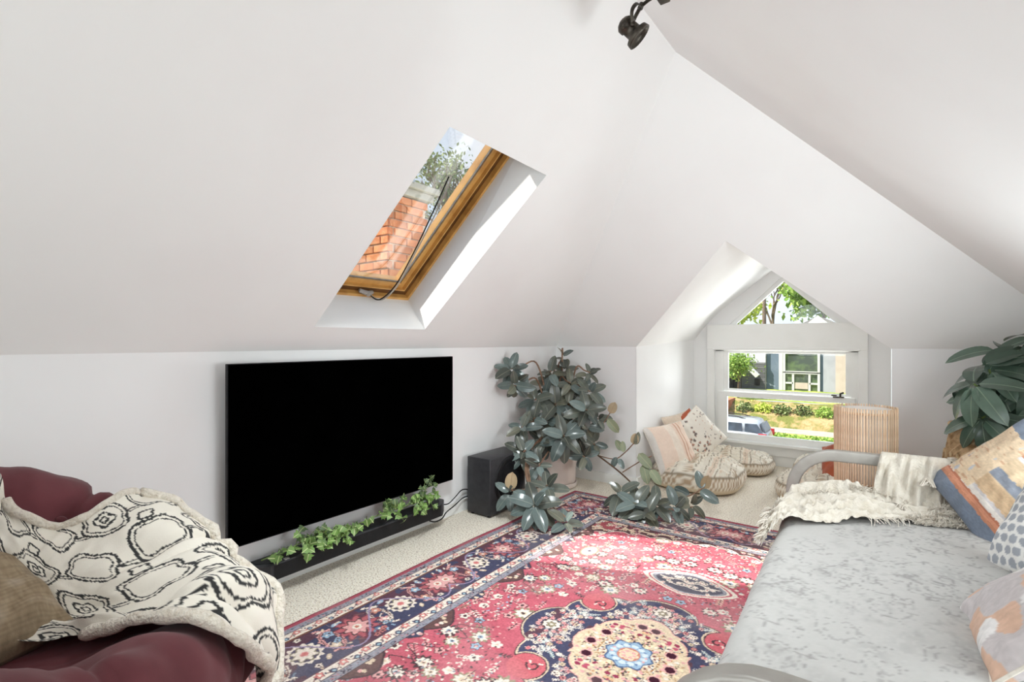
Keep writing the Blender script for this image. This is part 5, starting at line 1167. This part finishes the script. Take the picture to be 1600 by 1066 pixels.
def round_tree(name, c, rad, m, n, lsize, label, seed, gz=-2.4, clump=26):
    e_ = empty(name, (c[0], c[1], gz)); tag(e_, label, 'tree'); rs = np.random.RandomState(seed)
    cl = rs.normal(size=(clump, 3)); cl /= np.linalg.norm(cl, axis=1)[:, None]; cl = np.array(c)+cl*np.array(rad)*rs.uniform(.35, .95, (clump, 1))
    P = cl[rs.randint(0, clump, n)]+rs.normal(size=(n, 3))*np.array(rad)*.20
    leaf_cloud('crown', P, m, lsize, e_, seed); mb = MB(); b0 = Vector((c[0], c[1], gz)); cc = Vector(c)
    mb.tube([b0, b0.lerp(cc, .5), cc], [.22, .17, .12], 8, False)
    for q in cl[::3]: mb.tube([b0.lerp(cc, .7), b0.lerp(cc, .8).lerp(Vector(q), .5), Vector(q)], [.08, .06, .03], 5, False)
    mb.build('trunk', M['bark'], e_, True); return e_

# house across the street
hs = empty('blue_house', (-4.4, 42, -2.3)); tag(hs, 'pale blue grey house with a white gable and big white window across the street', 'house')
hb = MB(); xz_poly(hb, [(-7.58, -2.5), (-1.2, -2.5), (-1.2, 1.2), (-4.25, 2.75), (-7.58, 1.2)], 42.0, 50); hb.build('wall', M['bluegrey'], hs)
MB().box(-3.95, -2.75, 41.88, 42.0, -2.5, 1.0).build('wall_panel', mat('pale lavender siding', L(170, 172, 182), .8, .2, noise=(2, L(160, 162, 172), .4, .7)), hs)
MB().box(-3.2, -1.1, 41.6, 41.9, -2.5, 1.0).build('rendered_bay', M['blush_ext'], hs)
rf = MB()
for sg in (1, -1): rf.add([(-4.25, y, z) for y in (41.6, 50.3) for z in (2.80, 3.0)] + [(-4.25+sg*3.15, y, z) for y in (41.6, 50.3) for z in (1.2, 1.4)], [(0, 1, 3, 2), (4, 6, 7, 5), (0, 4, 5, 1), (2, 3, 7, 6), (1, 5, 7, 3), (0, 2, 6, 4)])
rf.build('roof', M['roof'], hs)
gb_ = MB(); xz_poly(gb_, [(-5.2, 2.2), (-3.3, 2.2), (-4.25, 3.05)], 41.5, 41.62); gb_.build('gable_trim', M['white_ext'], hs)
def ext_window(parent, x0, x1, z0, z1, y, cols, rows, nm='window'):
    e = MB(); t = .13; e.box(x0-t, x0+.02, y-.14, y, z0-t, z1+t); e.box(x1-.02, x1+t, y-.14, y, z0-t, z1+t); e.box(x0, x1, y-.14, y, z1, z1+t); e.box(x0, x1, y-.14, y, z0-t, z0)
    xs = [x0]+[x0+(x1-x0)*c for c in cols]+[x1]
    for c in cols: xm = x0+(x1-x0)*c; e.box(xm-.07, xm+.07, y-.12, y, z0, z1)
    for (a, b, r) in rows: e.box(x0+(x1-x0)*a, x0+(x1-x0)*b, y-.12, y, z0+(z1-z0)*r-.06, z0+(z1-z0)*r+.06)
    w = e.build(nm, M['white_ext'], parent)
    for a, b in zip(xs[:-1], xs[1:]): MB().box(a, b, y-.03, y-.01, z0, z1).build('pane', M['dark_glass'], w)
ext_window(hs, -6.35, -4.28, -.93+.0, .40, 42.0, [], [])
ext_window(hs, -6.35, -4.28, -2.35, -1.12, 42.0, [.25, .75], [(0, .25, .45), (.75, 1, .45)])
MB().box(-6.75, -6.5, 41.85, 42.0, -2.5, .9).build('corner_board', M['white_ext'], hs)
MB().box(-5.75, -4.9, 41.94, 41.965, -2.2, -1.75).build('armchair_back', M['blush_ext'], hs)
# porch of the neighbouring house
ph = empty('porch_house', (-9.6, 41, -2.3)); tag(ph, 'grey sided porch with dark posts and a white sloping gable board', 'house')
for i in range(14): MB().box(-12.6, -7.62, 41.6-.02*(i % 2), 41.75, -2.5+.155*i, -2.36+.155*i).build('siding_board', M['slate_sid'], ph)
MB().box(-14, -7.62, 41.75, 49, -2.5, 2.0).build('wall', M['white_ext'], ph)
for x in (-9.0, -10.6): MB().box(x-.10, x+.10, 39.9, 40.1, -2.5, -.55, .02).build('post', M['dark_ext'], ph)
MB().box(-11.2, -8.6, 39.8, 41.6, -.60, -.42).build('porch_beam', M['dark_ext'], ph)
rb_ = MB(); rb_.tube([(-10.2, 39.7, 1.3), (-7.75, 39.7, -1.25)], .20, 4); rb_.build('rake_board', M['white_ext'], ph)
pr_ = MB(); pr_.add([(-14, 39.5, .3), (-8.6, 39.5, -.38), (-8.6, 41.7, -.2), (-14, 41.7, .5)], [(0, 1, 2, 3)]); pr_.build('porch_roof', M['white_ext'], ph)
MB().box(-8.30, -7.98, 41.35, 41.6, -2.05, -1.55, .03).build('mailbox', M['dark_ext'], ph)
MB().box(-10.4, -9.4, 41.5, 41.62, -2.4, -.9).build('doorway', M['dark_ext'], ph)
# car
car = empty('station_wagon', (-6.2, 24.4, -3.6)); tag(car, 'silver station wagon parked at the kerb below the bank', 'car')
def loft(mb, secs):  # secs: list of (z, x0, x1, y0, y1, r) rounded rectangles
    n = 32; v = []
    for z, x0, x1, y0, y1, r in secs:
        for k in range(n):
            a = 2*PI*(k+.5)/n; c, s = math.cos(a), math.sin(a); p = .28
            v.append(((x0+x1)/2+(x1-x0)/2*math.copysign(abs(c)**p, c), (y0+y1)/2+(y1-y0)/2*math.copysign(abs(s)**p, s), z))
    m = len(secs); mb.add(v, [(i*n+k, i*n+(k+1) % n, (i+1)*n+(k+1) % n, (i+1)*n+k) for i in range(m-1) for k in range(n)] + [tuple(range(n-1, -1, -1)), tuple((m-1)*n+k for k in range(n))])
cx0, cx1, cy0, cy1, cz = -8.95, -4.25, 23.5, 25.3, -3.6
b_ = MB(); loft(b_, [(cz+.22, cx0+.1, cx1-.1, cy0+.08, cy1-.08, 0), (cz+.35, cx0, cx1, cy0, cy1, 0), (cz+.62, cx0, cx1+.02, cy0-.02, cy1+.02, 0), (cz+.88, cx0+.12, cx1-.03, cy0+.02, cy1-.02, 0), (cz+.95, cx0+.3, cx1-.08, cy0+.08, cy1-.08, 0)])
b_.build('body', M['silver'], car, True)
b_ = MB(); loft(b_, [(cz+.93, cx0+1.15, cx1-.12, cy0+.09, cy1-.09, 0), (cz+1.28, cx0+1.75, cx1-.30, cy0+.20, cy1-.20, 0), (cz+1.42, cx0+1.95, cx1-.38, cy0+.26, cy1-.26, 0), (cz+1.47, cx0+2.2, cx1-.55, cy0+.36, cy1-.36, 0)])
b_.build('cabin', M['silver'], car, True)
for a, b, c, d in ((-6.92, -6.12, -6.72, -6.12), (-6.02, -5.22, -6.02, -5.26), (-5.12, -4.44, -5.14, -4.66)):
    for yy_, yt, sg in ((cy0+.085, cy0+.20, -1), (cy1-.085, cy1-.20, 1)):
        w = MB(); w.add([(a, yy_+sg*.012, cz+.97), (b, yy_+sg*.012, cz+.97), (d, yt+sg*.012, cz+1.30), (c, yt+sg*.012, cz+1.30), (a, yy_-sg*.03, cz+.97), (b, yy_-sg*.03, cz+.97), (d, yt-sg*.03, cz+1.30), (c, yt-sg*.03, cz+1.30)], [(0, 1, 2, 3), (4, 7, 6, 5), (0, 4, 5, 1), (1, 5, 6, 2), (2, 6, 7, 3), (3, 7, 4, 0)])
        w.build('side_window', M['car_glass'], car)
w = MB(); w.add([(cx1-.17, cy0+.25, cz+.98), (cx1-.17, cy1-.25, cz+.98), (cx1-.30, cy1-.32, cz+1.32), (cx1-.30, cy0+.32, cz+1.32), (cx1-.09, cy0+.25, cz+.98), (cx1-.09, cy1-.25, cz+.98), (cx1-.25, cy1-.32, cz+1.32), (cx1-.25, cy0+.32, cz+1.32)], [(0, 1, 2, 3), (4, 5, 6, 7), (0, 4, 7, 3), (1, 2, 6, 5), (2, 3, 7, 6), (0, 1, 5, 4)])
w.build('rear_window', M['car_glass'], car)
for yy_ in (cy0+.02, cy1-.02): MB().box(cx1-.32, cx1+.0, yy_-.05, yy_+.05, cz+.66, cz+.94, .02).build('tail_light', M['tail'], car)
for yy_ in (cy0+.42, cy1-.42): MB().tube([(cx0+2.3, yy_, cz+1.50), (cx0+2.6, yy_, cz+1.54), (cx1-1.2, yy_, cz+1.53), (cx1-.9, yy_, cz+1.46)], .025, 6).build('roof_rail', M['dark_ext'], car, True)
for x in (cx0+.85, cx1-.95):
    for yy_ in (cy0+.10, cy1-.10):
        b_ = MB(); b_.lathe([(0, -.1), (.2, -.1), (.31, -.09), (.33, 0), (.31, .09), (.2, .1), (0, .1)], M=Matrix.Translation((x, yy_, cz+.33)) @ Matrix.Rotation(PI/2, 4, 'X'), n=24); b_.build('wheel', M['tyre'], car, True)
for x in (-6.0, -5.05): MB().box(x, x+.16, cy0-.03, cy0+.02, cz+.80, cz+.83, .008).build('door_handle', M['silver'], car)
# planting on the bank
rs_ = np.random.RandomState(5)
for i, (x, y, s_, m_n) in enumerate([(-7.0, 32.2, .48, 'foliage_d'), (-6.0, 32.3, .48, 'foliage_y'), (-5.0, 32.2, .48, 'foliage_d'), (-4.0, 32.3, .48, 'foliage_d'), (-3.0, 32.2, .48, 'foliage_g'), (-2.0, 32.3, .48, 'foliage_d'), (-6.9, 33.4, .44, 'foliage_y'), (-1.0, 32.2, .48, 'foliage_d')]):
    e_ = empty('bank_shrub', (x, y, -3.1)); tag(e_, 'low shrub on the planted bank, ' + ['just right of the garden steps', 'yellow green one behind the car roof', 'behind the car tail', 'below the big white house window', 'brighter green one right of the car', 'left of the bamboo lamp', 'pale one high beside the path', 'hidden by the bamboo lamp'][i], 'shrub', 'shrubs on the bank')
    d_ = rs_.normal(size=(520, 3)); d_ *= (rs_.rand(520, 1)**.45)/np.linalg.norm(d_, axis=1)[:, None]; P = d_*np.array([s_*1.04, s_*.85, s_*.95])+np.array([x, y, -2.72]); leaf_cloud('foliage', P, M[m_n], .075, e_, i)
P = np.stack([rs_.uniform(-9, 0, 2600), rs_.uniform(26, 29, 2600), np.full(2600, -3.44)], -1); o = leaf_cloud('grass_tufts', P, M['foliage_g'], .07, None, 3); tag(o, 'tufty grass strip between the kerb and the sidewalk', 'grass')
# trees seen through the dormer window
tree('street_tree', (-7.85, 34.4, -2.4), .45, (.05, -.1, 1), .72, .09, 4, M['foliage_g'], 2600, .075, .32, 'leafy young tree in front of the porch, left in the window', 3, .6)
round_tree('garden_tree', (-15.0, 56, 4.6), (4.2, 3.5, 3.0), M['foliage_y'], 5200, .30, 'yellow green tree low at the left of the gable pane', 5)
round_tree('garden_tree', (-5.6, 60, 6.6), (4.6, 3.5, 3.6), M['foliage_g'], 5600, .30, 'green tree behind the white gable of the blue house', 6)
round_tree('garden_tree', (-9.6, 52, 8.6), (2.0, 2.0, 2.0), M['foliage_g'], 1500, .24, 'small green crown high at the peak of the gable pane', 8)
tree('bare_tree', (-11.4, 66, -2.4), 3.2, (0, 0, 1), 2.6, .28, 5, M['foliage_y'], 500, .2, .4, 'bare branched tree in the middle of the gable pane', 9, .5)
# neighbouring chimney and tree seen through the skylight
ch = empty('brick_chimney', (-4.05, 3.22, -3.6)); tag(ch, 'orange brick chimney stack seen through the skylight', 'chimney')
hx0, hx1, hy0, hy1, hz = -4.55, -3.60, 3.0, 3.46, 2.58
MB().box(hx0+.012, hx1-.012, hy0+.012, hy1-.012, -3.7, hz-.01).build('core', M['mortar'], ch)
bm1 = bpy.data.meshes.new('brick'); t_ = MB().box(-.097, .097, -.03, .03, -.031, .031, .004); bm1.from_pydata(t_.v, [], t_.f); bm1.materials.append(M['brick']); bm1.update()
def brick(x, y, z, rz, sx=1.0):
    o = bpy.data.objects.new('brick', bm1); C.objects.link(o); o.parent = ch; o.matrix_parent_inverse = Matrix.Translation(-ch.location)
    o.matrix_basis = Matrix.Translation((x+rnd.uniform(-.003, .003), y+rnd.uniform(-.004, .004), z)) @ Matrix.Rotation(rz, 4, 'Z') @ Matrix.Diagonal((sx, 1, 1, 1))
z = hz-.045; c_i = 0
while z > .9:
    odd = c_i % 2; x = hx1-(.10 if not odd else .05)
    while x > hx0+.04: brick(x, hy0+.018, z, 0, 1 if (x < hx1-.06) else .5); x -= .205 if not (odd and x > hx1-.06) else .155
    for k in range(2): brick(hx1-.018, hy0+.16+.205*k-(.06 if odd else 0), z, PI/2, 1)
    z -= .075; c_i += 1
for k, (g, z0, z1) in enumerate(((.05, hz, hz+.07), (.09, hz+.07, hz+.13))): MB().box(hx0-g, hx1+g, hy0-g, hy1+g, z0, z1, .01).build('capping', M['capstone'], ch)
MB().lathe([(.09, hz+.13), (.085, hz+.32), (.07, hz+.32), (.07, hz+.13)], (-3.95, 3.22, 0), 20).build('flue_pot', M['brick'], ch, True)
tree('back_tree', (-10.4, 10.4, -3.6), 5.6, (.1, .1, 1), 1.25, .14, 6, M['foliage_d'], 2600, .06, .16, 'budding tree with dark branches beyond the skylight', 21, .62)
bpy.context.view_layer.update()
